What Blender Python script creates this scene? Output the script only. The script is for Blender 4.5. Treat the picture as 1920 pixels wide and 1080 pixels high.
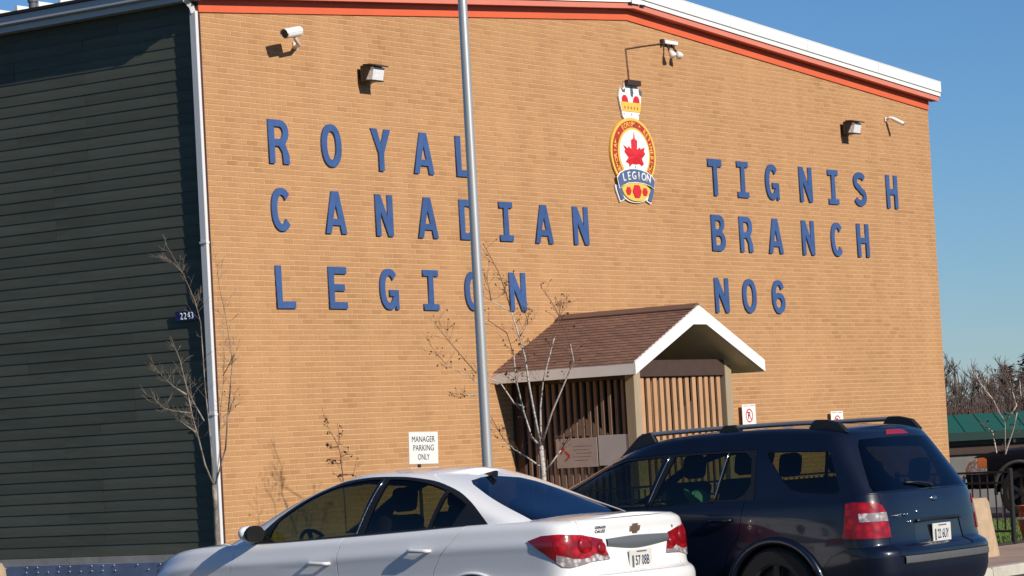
import bpy, bmesh, math, random
from mathutils import Vector, Matrix
from mathutils.bvhtree import BVHTree

random.seed(11)
for o in list(bpy.data.objects):
    bpy.data.objects.remove(o)
scene = bpy.context.scene
COL = scene.collection

# ------------------------------------------------------------------ camera
# world: X runs along the brick front, Y into the building, Z up; the front's left corner stands at the origin
yaw, pitch, roll = math.radians(54.5726), math.radians(3.1446), math.radians(-3.1371)
fwd = Vector((math.sin(yaw) * math.cos(pitch), math.cos(yaw) * math.cos(pitch), math.sin(pitch)))
rgt = Vector((math.cos(yaw), -math.sin(yaw), 0))
upv = rgt.cross(fwd)
cr, sr = math.cos(roll), math.sin(roll)
r2, u2 = cr * rgt + sr * upv, -sr * rgt + cr * upv
cam = bpy.data.cameras.new('camera')
cam.sensor_width = 36.0
cam.lens = 36.0 * 5470.4 / 1920.0
cam.clip_start, cam.clip_end = 0.5, 3000.0
camo = bpy.data.objects.new('camera', cam)
COL.objects.link(camo)
m = Matrix((r2, u2, -fwd)).transposed().to_4x4()
m.translation = Vector((-26.842, -23.6, 1.6))
camo.matrix_world = m
scene.camera = camo

# ------------------------------------------------------------------ light
SUN = Vector((-0.18, -1.0, 0.53)).normalized()
EXPOSURE = 0.45
world = bpy.data.worlds.new('World')
scene.world = world
world.use_nodes = True
nt = world.node_tree
nt.nodes.clear()
sky = nt.nodes.new('ShaderNodeTexSky')
sky.sky_type = 'NISHITA'
sky.sun_disc = False
sky.sun_elevation = math.asin(SUN.z)
sky.sun_rotation = math.atan2(SUN.x, SUN.y)
sky.altitude = 0
sky.air_density = 1.0
sky.dust_density = 0.0
sky.ozone_density = 10.0
bg = nt.nodes.new('ShaderNodeBackground')
bg.inputs['Strength'].default_value = 0.068
wo = nt.nodes.new('ShaderNodeOutputWorld')
nt.links.new(sky.outputs[0], bg.inputs['Color'])
nt.links.new(bg.outputs[0], wo.inputs['Surface'])
sl = bpy.data.lights.new('sun', 'SUN')
sl.energy = 3.7
sl.angle = math.radians(0.5)
sl.color = (1.0, 0.93, 0.82)
slo = bpy.data.objects.new('sun', sl)
slo.rotation_euler = SUN.to_track_quat('Z', 'Y').to_euler()
slo.location = (0, -30, 30)
COL.objects.link(slo)
vs = scene.view_settings
vs.view_transform, vs.look, vs.gamma, vs.exposure = 'Standard', 'None', 1.0, EXPOSURE
vs.use_curve_mapping = False
scene.render.engine = 'CYCLES'
scene.cycles.max_bounces = 8
scene.cycles.transparent_max_bounces = 16
scene.cycles.caustics_reflective = False
scene.cycles.caustics_refractive = False

# ------------------------------------------------------------------ materials
def new_mat(name):
    mt = bpy.data.materials.new(name)
    mt.use_nodes = True
    t = mt.node_tree
    return mt, t, t.nodes['Principled BSDF']
def mat(name, col, rough=0.6, metal=0.0, coat=0.0, var=0.0, scale=6.0, bump=0.0, spec=0.5, stretch=None, objrand=0.0, coatrough=0.05):
    """plain surface with procedural grain (var), relief (bump) and per-object tone (objrand)"""
    mt, t, b = new_mat(name)
    b.inputs['Roughness'].default_value = rough
    b.inputs['Metallic'].default_value = metal
    b.inputs['Coat Weight'].default_value = coat
    b.inputs['Coat Roughness'].default_value = coatrough
    b.inputs['Specular IOR Level'].default_value = spec
    c = (*col, 1)
    b.inputs['Base Color'].default_value = c
    if var or bump or objrand:
        tc = t.nodes.new('ShaderNodeTexCoord')
        mp = t.nodes.new('ShaderNodeMapping')
        if stretch: mp.inputs['Scale'].default_value = stretch
        t.links.new(tc.outputs['Object'], mp.inputs['Vector'])
        nz = t.nodes.new('ShaderNodeTexNoise')
        nz.inputs['Scale'].default_value = scale
        nz.inputs['Detail'].default_value = 6
        nz.inputs['Roughness'].default_value = 0.65
        t.links.new(mp.outputs[0], nz.inputs['Vector'])
        src = None
        if var:
            mr = t.nodes.new('ShaderNodeMapRange')
            mr.inputs['From Min'].default_value = 0.25
            mr.inputs['From Max'].default_value = 0.75
            mr.inputs['To Min'].default_value = 1 - var
            mr.inputs['To Max'].default_value = 1 + var
            t.links.new(nz.outputs['Fac'], mr.inputs['Value'])
            src = mr.outputs[0]
        if objrand:
            oi = t.nodes.new('ShaderNodeObjectInfo')
            m2 = t.nodes.new('ShaderNodeMapRange')
            m2.inputs['To Min'].default_value = 1 - objrand
            m2.inputs['To Max'].default_value = 1 + objrand
            t.links.new(oi.outputs['Random'], m2.inputs['Value'])
            if src:
                mu = t.nodes.new('ShaderNodeMath'); mu.operation = 'MULTIPLY'
                t.links.new(src, mu.inputs[0]); t.links.new(m2.outputs[0], mu.inputs[1])
                src = mu.outputs[0]
            else: src = m2.outputs[0]
        if src:
            vm = t.nodes.new('ShaderNodeVectorMath'); vm.operation = 'SCALE'
            vm.inputs[0].default_value = col
            t.links.new(src, vm.inputs['Scale'])
            t.links.new(vm.outputs[0], b.inputs['Base Color'])
        if bump:
            bp = t.nodes.new('ShaderNodeBump')
            bp.inputs['Strength'].default_value = 1.0
            bp.inputs['Distance'].default_value = bump
            t.links.new(nz.outputs['Fac'], bp.inputs['Height'])
            t.links.new(bp.outputs[0], b.inputs['Normal'])
    return mt
def mat_two(name, c1, c2, scale, rough=0.8, lo=0.4, hi=0.6, stretch=None, bump=0.0, detail=8, coords='Object'):
    """two colours mixed by noise"""
    mt, t, b = new_mat(name)
    b.inputs['Roughness'].default_value = rough
    tc = t.nodes.new('ShaderNodeTexCoord')
    mp = t.nodes.new('ShaderNodeMapping')
    if stretch: mp.inputs['Scale'].default_value = stretch
    t.links.new(tc.outputs[coords], mp.inputs['Vector'])
    nz = t.nodes.new('ShaderNodeTexNoise')
    nz.inputs['Scale'].default_value = scale
    nz.inputs['Detail'].default_value = detail
    nz.inputs['Roughness'].default_value = 0.7
    t.links.new(mp.outputs[0], nz.inputs['Vector'])
    cr_ = t.nodes.new('ShaderNodeValToRGB')
    cr_.color_ramp.elements[0].position, cr_.color_ramp.elements[0].color = lo, (*c1, 1)
    cr_.color_ramp.elements[1].position, cr_.color_ramp.elements[1].color = hi, (*c2, 1)
    t.links.new(nz.outputs['Fac'], cr_.inputs[0])
    t.links.new(cr_.outputs[0], b.inputs['Base Color'])
    if bump:
        bp = t.nodes.new('ShaderNodeBump')
        bp.inputs['Distance'].default_value = bump
        t.links.new(nz.outputs['Fac'], bp.inputs['Height'])
        t.links.new(bp.outputs[0], b.inputs['Normal'])
    return mt
def mat_glass(name, tint, gloss_col=(1, 1, 1), rough=0.02):
    """tinted pane: transmits the tint, reflects by Fresnel"""
    mt = bpy.data.materials.new(name)
    mt.use_nodes = True
    t = mt.node_tree
    t.nodes.clear()
    out = t.nodes.new('ShaderNodeOutputMaterial')
    tr = t.nodes.new('ShaderNodeBsdfTransparent'); tr.inputs[0].default_value = (*tint, 1)
    gl = t.nodes.new('ShaderNodeBsdfGlossy'); gl.inputs['Color'].default_value = (*gloss_col, 1); gl.inputs['Roughness'].default_value = rough
    fr = t.nodes.new('ShaderNodeFresnel'); gm = t.nodes.new('ShaderNodeNewGeometry')
    mi = t.nodes.new('ShaderNodeMapRange')          # a thin pane reflects alike from both faces
    mi.inputs['To Min'].default_value = 1.52; mi.inputs['To Max'].default_value = 1 / 1.52
    t.links.new(gm.outputs['Backfacing'], mi.inputs['Value']); t.links.new(mi.outputs[0], fr.inputs['IOR'])
    mx = t.nodes.new('ShaderNodeMixShader')
    t.links.new(fr.outputs[0], mx.inputs[0])
    t.links.new(tr.outputs[0], mx.inputs[1])
    t.links.new(gl.outputs[0], mx.inputs[2])
    t.links.new(mx.outputs[0], out.inputs['Surface'])
    return mt

BL, BC = 0.2032, 0.0677      # brick module: length and course
def mat_brick():
    """each brick's own fired colour, found from its place in the bond"""
    mt, t, b = new_mat('brick')
    N, Lk = t.nodes.new, t.links.new
    b.inputs['Roughness'].default_value = 0.85
    b.inputs['Specular IOR Level'].default_value = 0.25
    geo = N('ShaderNodeNewGeometry')
    sp = N('ShaderNodeSeparateXYZ'); Lk(geo.outputs['Position'], sp.inputs[0])
    def math_(op, a, bb=None):
        n = N('ShaderNodeMath'); n.operation = op
        for i, v in enumerate((a, bb)):
            if v is None: continue
            if isinstance(v, (int, float)): n.inputs[i].default_value = v
            else: Lk(v, n.inputs[i])
        return n.outputs[0]
    row = math_('FLOOR', math_('DIVIDE', sp.outputs['Z'], BC))
    odd = math_('MULTIPLY', math_('MODULO', row, 2.0), 0.5)
    colm = math_('FLOOR', math_('ADD', math_('DIVIDE', sp.outputs['X'], BL), odd))
    cb = N('ShaderNodeCombineXYZ'); Lk(colm, cb.inputs[0]); Lk(row, cb.inputs[1])
    wn = N('ShaderNodeTexWhiteNoise'); wn.noise_dimensions = '3D'; Lk(cb.outputs[0], wn.inputs['Vector'])
    # patches where darker bricks gather
    nz = N('ShaderNodeTexNoise'); nz.inputs['Scale'].default_value = 0.9; nz.inputs['Detail'].default_value = 5
    mp = N('ShaderNodeMapping'); mp.inputs['Scale'].default_value = (0.6, 1, 1.8)
    Lk(geo.outputs['Position'], mp.inputs[0]); Lk(mp.outputs[0], nz.inputs['Vector'])
    sc = math_('ADD', math_('MULTIPLY', wn.outputs['Value'], 0.72), math_('MULTIPLY', math_('SUBTRACT', nz.outputs['Fac'], 0.36), 0.95))
    rp = N('ShaderNodeValToRGB'); cr_ = rp.color_ramp
    cr_.elements[0].position, cr_.elements[0].color = 0.0, (0.468, 0.256, 0.118, 1)
    cr_.elements[1].position, cr_.elements[1].color = 1.0, (0.375, 0.192, 0.084, 1)
    for p_, c_ in ((0.30, (0.460, 0.249, 0.113, 1)), (0.60, (0.449, 0.241, 0.108, 1)), (0.80, (0.424, 0.223, 0.100, 1))):
        e = cr_.elements.new(p_); e.color = c_
    Lk(sc, rp.inputs[0])
    fine = N('ShaderNodeTexNoise'); fine.inputs['Scale'].default_value = 60; fine.inputs['Detail'].default_value = 4
    Lk(geo.outputs['Position'], fine.inputs['Vector'])
    mr = N('ShaderNodeMapRange'); mr.inputs['From Min'].default_value = 0.3; mr.inputs['From Max'].default_value = 0.7
    mr.inputs['To Min'].default_value = 0.9; mr.inputs['To Max'].default_value = 1.08
    Lk(fine.outputs['Fac'], mr.inputs['Value'])
    big = N('ShaderNodeTexNoise'); big.inputs['Scale'].default_value = 0.45; big.inputs['Detail'].default_value = 4
    Lk(geo.outputs['Position'], big.inputs['Vector'])
    strk = N('ShaderNodeTexNoise'); strk.inputs['Scale'].default_value = 1.0; strk.inputs['Detail'].default_value = 5
    ms_ = N('ShaderNodeMapping'); ms_.inputs['Scale'].default_value = (2.6, 1, 0.16)
    Lk(geo.outputs['Position'], ms_.inputs[0]); Lk(ms_.outputs[0], strk.inputs['Vector'])
    def rng(v, a0, a1, b0, b1):
        n = N('ShaderNodeMapRange'); n.inputs['From Min'].default_value = a0; n.inputs['From Max'].default_value = a1
        n.inputs['To Min'].default_value = b0; n.inputs['To Max'].default_value = b1; Lk(v, n.inputs['Value']); return n.outputs[0]
    tone = math_('MULTIPLY', math_('MULTIPLY', rng(big.outputs['Fac'], .3, .7, .95, 1.05), rng(strk.outputs['Fac'], .3, .62, .92, 1.02)), mr.outputs[0])
    vm = N('ShaderNodeVectorMath'); vm.operation = 'SCALE'; Lk(rp.outputs[0], vm.inputs[0]); Lk(tone, vm.inputs['Scale'])
    Lk(vm.outputs[0], b.inputs['Base Color'])
    bp = N('ShaderNodeBump'); bp.inputs['Distance'].default_value = 0.002; Lk(fine.outputs['Fac'], bp.inputs['Height']); Lk(bp.outputs[0], b.inputs['Normal'])
    return mt

M = dict(
    brick=mat_brick(),
    mortar=mat('mortar', (0.575, 0.355, 0.19), 0.9, var=0.10, scale=3.0),
    orange=mat('orange_paint', (0.66, 0.118, 0.042), 0.55, var=0.06, scale=2.0),
    faded_orange=mat('faded_orange_paint', (0.64, 0.20, 0.135), 0.6, var=0.06, scale=2.0),
    white_metal=mat('white_metal', (0.80, 0.79, 0.76), 0.45, var=0.04, scale=1.5),
    white_paint=mat('white_paint', (0.82, 0.80, 0.76), 0.55, var=0.05, scale=3),
    gutter=mat('grey_gutter_metal', (0.50, 0.50, 0.49), 0.6, var=0.06, scale=2),
    dark_edge=mat('dark_roof_edge', (0.012, 0.012, 0.016), 0.7),
    seam=mat('trim_shadow_gap', (0.03, 0.03, 0.03), 0.8),
    siding=mat('green_siding', (0.090, 0.095, 0.072), 0.8, var=0.22, spec=0.25, scale=7, bump=0.0015, stretch=(1, 0.15, 1), objrand=0.11),
    sheathing=mat('dark_sheathing', (0.02, 0.022, 0.022), 0.9),
    maroon=mat('maroon_trim', (0.055, 0.016, 0.016), 0.7, var=0.2, scale=5),
    downspout=mat('white_downspout', (0.68, 0.67, 0.65), 0.5),
    concrete=mat('concrete', (0.30, 0.285, 0.26), 0.9, var=0.25, scale=5, bump=0.004),
    tan_concrete=mat('tan_concrete', (0.42, 0.30, 0.19), 0.9, var=0.2, scale=9, bump=0.004),
    blue_board=mat('blue_board', (0.15, 0.19, 0.28), 0.6, var=0.35, scale=3),
    stud=mat('white_stud', (0.42, 0.43, 0.44), 0.6),
    letter=mat('blue_letter_paint', (0.038, 0.088, 0.235), 0.6, var=0.2, scale=7, objrand=0.10),
    asphalt=mat_two('asphalt', (0.038, 0.037, 0.036), (0.065, 0.063, 0.06), 3.0, 0.9, bump=0.004),
    pavement=mat_two('pinkish_pavement', (0.30, 0.20, 0.155), (0.38, 0.265, 0.205), 1.6, 0.9, bump=0.002),
    kerb=mat('kerb_concrete', (0.50, 0.46, 0.38), 0.9, var=0.25, scale=4, bump=0.003),
    lawn=mat_two('lawn_soil', (0.035, 0.055, 0.015), (0.07, 0.085, 0.03), 5, 0.95),
    field=mat_two('field', (0.06, 0.06, 0.025), (0.10, 0.085, 0.045), 0.3, 0.95),
    grass=mat('grass_blade', (0.095, 0.15, 0.028), 0.8, var=0.35, scale=2),
    soil=mat('dark_soil', (0.035, 0.025, 0.018), 0.95, var=0.2, scale=8),
    black_metal=mat('black_metal', (0.012, 0.012, 0.013), 0.45),
    dark_bronze=mat('dark_bronze_metal', (0.028, 0.022, 0.020), 0.45),
    lens=mat('lamp_lens', (0.80, 0.80, 0.80), 0.15, var=0.22, scale=14, bump=0.006, coat=1.0),
    white_plastic=mat('white_plastic', (0.80, 0.77, 0.72), 0.4),
    black_plastic=mat('black_plastic', (0.010, 0.010, 0.011), 0.4),
    grey_plastic=mat('grey_plastic', (0.085, 0.085, 0.088), 0.6, var=0.1, scale=12),
    conduit=mat('conduit', (0.16, 0.08, 0.045), 0.6),
    galv=mat('galvanised_pole', (0.50, 0.49, 0.47), 0.38, metal=0.55, var=0.08, scale=3, stretch=(1, 1, 0.2)),
    gold=mat('gold_paint', (0.78, 0.50, 0.085), 0.45),
    red_paint=mat('red_paint', (0.62, 0.02, 0.028), 0.45),
    deep_red=mat('deep_red_paint', (0.46, 0.035, 0.022), 0.5),
    white_sign=mat('white_sign', (0.82, 0.80, 0.75), 0.45),
    ribbon_blue=mat('ribbon_blue', (0.085, 0.125, 0.25), 0.5),
    slate=mat('slate_paint', (0.10, 0.11, 0.12), 0.6),
    brown_box=mat('brown_box', (0.045, 0.022, 0.016), 0.6),
    black_ink=mat('black_ink', (0.012, 0.012, 0.014), 0.6),
    grey_ink=mat('grey_ink', (0.29, 0.225, 0.20), 0.7),
    number_blue=mat('number_plate_blue', (0.006, 0.010, 0.085), 0.35),
    number_white=mat('number_white', (0.75, 0.78, 0.80), 0.4),
    board=mat('weathered_board', (0.40, 0.335, 0.305), 0.75, var=0.10, scale=6),
    board_pale=mat('pale_board', (0.46, 0.43, 0.43), 0.7, var=0.05, scale=4),
    cedar=mat('cedar_slat', (0.45, 0.25, 0.13), 0.75, var=0.2, scale=10, stretch=(1, 1, 0.15), objrand=0.10),
    stained_slat=mat('brown_stained_slat', (0.20, 0.125, 0.085), 0.75, var=0.2, scale=10, stretch=(1, 1, 0.15), objrand=0.12),
    rail_grey=mat('roof_rail_grey', (0.26, 0.26, 0.27), 0.4, metal=0.4),
    post_wood=mat('grey_wood_post', (0.34, 0.265, 0.175), 0.8, var=0.15, scale=8, stretch=(1, 1, 0.15)),
    dark_wood=mat('dark_brown_wood', (0.055, 0.030, 0.022), 0.75, var=0.2, scale=6),
    shingle=mat('brown_shingle', (0.185, 0.098, 0.068), 0.9, var=0.25, scale=40, bump=0.001, objrand=0.18),
    soffit=mat('beige_soffit', (0.74, 0.68, 0.57), 0.7, var=0.05, scale=4),
    bark=mat_two('grey_bark', (0.13, 0.10, 0.075), (0.36, 0.315, 0.26), 14, 0.9, stretch=(1, 1, 0.3), bump=0.002),
    birch=mat_two('birch_bark', (0.10, 0.08, 0.065), (0.52, 0.47, 0.42), 16, 0.8, 0.36, 0.50, stretch=(0.6, 0.6, 2.2)),
    pale_twig=mat('pale_twig', (0.22, 0.17, 0.125), 0.9, var=0.25, scale=9),
    twig=mat('brown_twig', (0.13, 0.070, 0.040), 0.85, var=0.25, scale=8),
    dead_leaf=mat('dead_leaf', (0.055, 0.028, 0.016), 0.9, var=0.3, scale=30),
    far_bark=mat('far_bark', (0.115, 0.082, 0.064), 0.95, var=0.25, scale=2),
    far_twig=mat('far_twig', (0.125, 0.092, 0.074), 0.95, var=0.25, scale=0.8),
    far_red=mat('far_red_twig', (0.130, 0.082, 0.064), 0.95, var=0.25, scale=0.8),
    conifer=mat('conifer_needles', (0.020, 0.030, 0.016), 0.9, var=0.35, scale=3),
    green_metal=mat('green_roof_metal', (0.014, 0.105, 0.072), 0.6, var=0.06, scale=2),
    dark_green=mat('dark_green_fascia', (0.008, 0.035, 0.028), 0.5),
    grey_wall=mat('grey_wall', (0.17, 0.16, 0.15), 0.85, var=0.15, scale=3),
    terracotta=mat('red_clay', (0.48, 0.095, 0.035), 0.7, var=0.15, scale=8),
    # vehicles
    truck_paint=mat('dusty_dark_paint', (0.005, 0.006, 0.012), 0.6, var=0.2, scale=5, spec=0.12),
    dark_rim=mat('dark_steel_rim', (0.026, 0.026, 0.026), 0.6),
    car_white=mat('white_car_paint', (0.80, 0.79, 0.775), 0.35, coat=1.0, spec=0.4),
    car_navy=mat('navy_car_paint', (0.0032, 0.0056, 0.0165), 0.32, coat=0.8, spec=0.25, var=0.15, scale=6),
    car_black=mat('black_blue_paint', (0.006, 0.007, 0.012), 0.3, coat=1.0),
    tyre=mat('tyre_rubber', (0.012, 0.012, 0.012), 0.8),
    alloy=mat('alloy_wheel', (0.45, 0.45, 0.46), 0.3, metal=0.9),
    chrome=mat('chrome', (0.75, 0.75, 0.76), 0.12, metal=1.0),
    satin_chrome=mat('satin_chrome', (0.42, 0.44, 0.46), 0.22, metal=1.0),
    trim_silver=mat('trim_silver', (0.17, 0.185, 0.20), 0.4, metal=0.4),
    bow_gold=mat('bronze_badge', (0.30, 0.20, 0.14), 0.3, metal=0.6),
    lining=mat('dark_lining', (0.008, 0.008, 0.009), 0.9),
    seat_cloth=mat('seat_cloth', (0.014, 0.014, 0.016), 0.9),
    teal=mat('teal_cloth', (0.22, 0.66, 0.72), 0.8),  # lightened: stands in for sunlight falling on the cap
    plate_white=mat('licence_plate_white', (0.62, 0.60, 0.55), 0.45, var=0.10, scale=30),
    amber=mat('amber_lens', (0.55, 0.13, 0.03), 0.15, coat=1),
    glass_clear=mat_glass('clear_tinted_glass', (0.32, 0.37, 0.22)),
    glass_tint=mat_glass('dark_tinted_glass', (0.34, 0.38, 0.27)),
    glass_rear=mat_glass('rear_glass', (0.05, 0.06, 0.085), (0.72, 0.84, 1.0)),  # reflection colour tinted blue to deepen the mirrored sky
)
def mat_lens(name, c1, c2, scale):
    """ribbed lamp plastic: cells of lighter and darker red with a glossy coat"""
    mt, t, b = new_mat(name)
    tc = t.nodes.new('ShaderNodeTexCoord')
    vo = t.nodes.new('ShaderNodeTexVoronoi'); vo.inputs['Scale'].default_value = scale
    t.links.new(tc.outputs['Object'], vo.inputs['Vector'])
    rp = t.nodes.new('ShaderNodeValToRGB')
    rp.color_ramp.elements[0].color = (*c1, 1); rp.color_ramp.elements[1].color = (*c2, 1)
    rp.color_ramp.elements[0].position = 0.05; rp.color_ramp.elements[1].position = 0.6
    t.links.new(vo.outputs['Distance'], rp.inputs[0])
    t.links.new(rp.outputs[0], b.inputs['Base Color'])
    b.inputs['Roughness'].default_value = 0.3
    b.inputs['Specular IOR Level'].default_value = 0.15
    b.inputs['Coat Weight'].default_value = 0.8
    b.inputs['Coat Roughness'].default_value = 0.03
    bp = t.nodes.new('ShaderNodeBump'); bp.inputs['Distance'].default_value = 0.004; bp.inputs['Strength'].default_value = 0.35
    t.links.new(vo.outputs['Distance'], bp.inputs['Height']); t.links.new(bp.outputs[0], b.inputs['Normal'])
    return mt
M['lamp_red'] = mat_lens('red_lamp', (0.50, 0.006, 0.010), (0.20, 0.003, 0.006), 16)
M['lamp_mid_red'] = mat('dull_red_lamp', (0.26, 0.010, 0.020), 0.3, coat=0.6)
M['lamp_dark_red'] = mat('dark_red_lamp', (0.20, 0.004, 0.008), 0.2, coat=1.0)
M['lamp_clear'] = mat_lens('clear_lamp', (0.75, 0.70, 0.68), (0.24, 0.20, 0.20), 26)

# ------------------------------------------------------------------ helpers
def link(name, me, parent=None, **props):
    o = bpy.data.objects.new(name, me)
    COL.objects.link(o)
    if parent: o.parent = parent
    for k, v in props.items(): o[k] = v
    return o
def obj(name, bm, material, parent=None, smooth=False, loc=None, fix=True, angle=None, **props):
    me = bpy.data.meshes.new(name)
    if fix: bmesh.ops.recalc_face_normals(bm, faces=bm.faces[:])
    bm.to_mesh(me); bm.free()
    for x in (material if isinstance(material, (list, tuple)) else [material]): me.materials.append(x)
    if smooth:
        for p in me.polygons: p.use_smooth = True
        if angle: me.set_sharp_from_angle(angle=math.radians(angle))
    o = link(name, me, parent, **props)
    if loc: o.location = loc
    return o
def thing(name, label, cat, loc=(0, 0, 0), group=None, rotz=0.0):
    o = bpy.data.objects.new(name, None)
    o.empty_display_size = 0.2
    COL.objects.link(o)
    o.location = loc
    o.rotation_euler = (0, 0, rotz)
    o['label'], o['category'] = label, cat
    if group: o['group'] = group
    return o
def tag(o, label, cat, group=None):
    o['label'], o['category'] = label, cat
    if group: o['group'] = group
    return o
def box(bm, x0, x1, y0, y1, z0, z1, mi=0):
    v = [bm.verts.new(p) for p in ((x0, y0, z0), (x1, y0, z0), (x1, y1, z0), (x0, y1, z0), (x0, y0, z1), (x1, y0, z1), (x1, y1, z1), (x0, y1, z1))]
    for f in ((0, 3, 2, 1), (4, 5, 6, 7), (0, 1, 5, 4), (1, 2, 6, 5), (2, 3, 7, 6), (3, 0, 4, 7)):
        bm.faces.new([v[i] for i in f]).material_index = mi
    return bm
def bbox(x0, x1, y0, y1, z0, z1, bev=0.0, seg=1):
    bm = bmesh.new(); box(bm, x0, x1, y0, y1, z0, z1)
    if bev: bmesh.ops.bevel(bm, geom=bm.edges[:], offset=bev, segments=seg, profile=0.5, affect='EDGES')
    return bm
def prism(bm, pts, a0, a1, axis='y', mi=0):
    """extrude a closed 2-D outline between a0 and a1 along an axis (the outline lies in the other two axes)"""
    def P(p, a):
        return (p[0], a, p[1]) if axis == 'y' else (a, p[0], p[1]) if axis == 'x' else (p[0], p[1], a)
    A = [bm.verts.new(P(p, a0)) for p in pts]
    B = [bm.verts.new(P(p, a1)) for p in pts]
    n = len(pts)
    fs = [bm.faces.new(A), bm.faces.new(B[::-1])]
    for i in range(n): fs.append(bm.faces.new((A[i], B[i], B[(i + 1) % n], A[(i + 1) % n])))
    for f in fs: f.material_index = mi
    return bm
def bprism(pts, a0, a1, axis='y'):
    return prism(bmesh.new(), pts, a0, a1, axis)
def tube(bm, pts, radii, seg=8, cap=True):
    """tapered tube along a polyline"""
    pts = [Vector(p) for p in pts]
    rings = []
    ref = None
    for i, p in enumerate(pts):
        d = (pts[min(i + 1, len(pts) - 1)] - pts[max(i - 1, 0)]).normalized()
        if ref is None: ref = Vector((0, 0, 1)) if abs(d.z) < 0.9 else Vector((1, 0, 0))
        a = d.cross(ref).normalized()
        b = d.cross(a)
        ref = -b if False else a.cross(d)
        r = radii[i] if isinstance(radii, (list, tuple)) else radii
        rings.append([bm.verts.new(p + r * (math.cos(2 * math.pi * k / seg) * a + math.sin(2 * math.pi * k / seg) * b)) for k in range(seg)])
    for A, B in zip(rings, rings[1:]):
        for k in range(seg): bm.faces.new((A[k], A[(k + 1) % seg], B[(k + 1) % seg], B[k]))
    if cap:
        bm.faces.new(rings[0][::-1]); bm.faces.new(rings[-1])
    return bm
def lathe(bm, prof, seg=24, c=(0, 0, 0)):
    """surface of revolution about Z from (r, z) pairs"""
    rings = []
    for r, z in prof:
        if r < 1e-5: rings.append([bm.verts.new((c[0], c[1], c[2] + z))])
        else: rings.append([bm.verts.new((c[0] + r * math.cos(2 * math.pi * k / seg), c[1] + r * math.sin(2 * math.pi * k / seg), c[2] + z)) for k in range(seg)])
    for A, B in zip(rings, rings[1:]):
        for k in range(seg):
            q = [A[k % len(A)], A[(k + 1) % len(A)], B[(k + 1) % len(B)], B[k % len(B)]]
            q = [v for i, v in enumerate(q) if v not in q[:i]]
            if len(q) > 2: bm.faces.new(q)
    return bm
def text_bm(s, height, depth=0.002, bold=0.0, width=None, align='CENTER'):
    """lettering from the built-in face as geometry in the XZ plane facing -Y, centred on the origin"""
    cu = bpy.data.curves.new('lettering', 'FONT')
    cu.body = s
    cu.align_x = align
    cu.offset = bold
    cu.extrude = 0
    cu.resolution_u = 3
    tmp = bpy.data.objects.new('lettering_tmp', cu)
    me = bpy.data.meshes.new_from_object(tmp)
    bm = bmesh.new(); bm.from_mesh(me)
    bpy.data.objects.remove(tmp); bpy.data.curves.remove(cu); bpy.data.meshes.remove(me)
    if not bm.verts: return bm
    ys = [v.co.y for v in bm.verts]; xs = [v.co.x for v in bm.verts]
    k = height / (max(ys) - min(ys))
    kx = k if width is None else width / (max(xs) - min(xs))
    cx, cy = (max(xs) + min(xs)) / 2, (max(ys) + min(ys)) / 2
    for v in bm.verts: v.co = Vector(((v.co.x - cx) * kx, 0, (v.co.y - cy) * k))
    r = bmesh.ops.extrude_face_region(bm, geom=bm.faces[:])
    for g in r['geom']:
        if isinstance(g, bmesh.types.BMVert): g.co.y -= depth
    return bm
def xform(bm, mtx):
    bmesh.ops.transform(bm, matrix=mtx, verts=bm.verts[:])
    return bm
def merge(bm, other):
    me = bpy.data.meshes.new('t'); other.to_mesh(me); other.free(); bm.from_mesh(me); bpy.data.meshes.remove(me)
    return bm
# ------------------------------------------------------------------ ground
W_, GS = 19.27, 0.078            # width of the brick front; slope of its gable
def zb(x): return 7.15 + GS * (x if x < W_ / 2 else W_ - x)     # underside line of the frieze
def gz(x, y):
    t = min(1.0, max(0.0, (x - 21.0) / 9.0)); t = t * t * (3 - 2 * t)
    return -0.02 - 1.15 * t
bm = bmesh.new()
xs = [-900, -300, -120, -60, -30, -10, 0, 10, 20] + [21 + i for i in range(0, 11)] + [40, 60, 90, 140, 220, 400, 900]
ys = [-900, -300, -120, -60, -30, -10, 0, 10, 20, 40, 60, 90, 140, 220, 400, 900]
g = [[bm.verts.new((x, y, gz(x, y))) for x in xs] for y in ys]
for j in range(len(ys) - 1):
    for i in range(len(xs) - 1): bm.faces.new((g[j][i], g[j][i + 1], g[j + 1][i + 1], g[j + 1][i]))
obj('ground', bm, M['field'], kind='structure')
bm = bmesh.new(); box(bm, -70, 20.5, -60, 16, -0.30, 0.0)
obj('road', bm, M['asphalt'], kind='structure')
obj('pavement', bprism([(-4.4, -9.92), (20.4, -9.92), (20.4, -7.72), (5.0, -7.72), (5.0, -5.4), (-30, -5.4), (-30, -6.6), (-4.4, -6.6)], 0.004, 0.10, 'z'), M['pavement'], kind='structure')
bm = bmesh.new()
x = -4.4
while x < 20.3:
    box(bm, x + 0.006, x + 2.394, -10.07, -9.925, 0.004, 0.112); x += 2.4
x = -30.0
while x < -4.6:
    box(bm, x + 0.006, x + 2.394, -6.75, -6.605, 0.004, 0.112); x += 2.4
bmesh.ops.bevel(bm, geom=[e for e in bm.edges if abs(e.verts[0].co.z - 0.112) < 1e-4 and abs(e.verts[1].co.z - 0.112) < 1e-4], offset=0.012, segments=2, affect='EDGES')
obj('kerb', bm, M['kerb'], kind='structure')
obj('lawn', bprism([(5.0, -7.715), (13.4, -7.715), (13.4, -0.01), (-30, -0.01), (-30, -5.395), (5.0, -5.395)], 0.004, 0.096, 'z'), M['lawn'], kind='structure')
obj('driveway', bprism([(13.41, -7.715), (20.4, -7.715), (20.4, -0.01), (13.41, -0.01)], 0.004, 0.092, 'z'), M['asphalt'], kind='structure')
bm = bmesh.new()
rg = random.Random(5)
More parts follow.
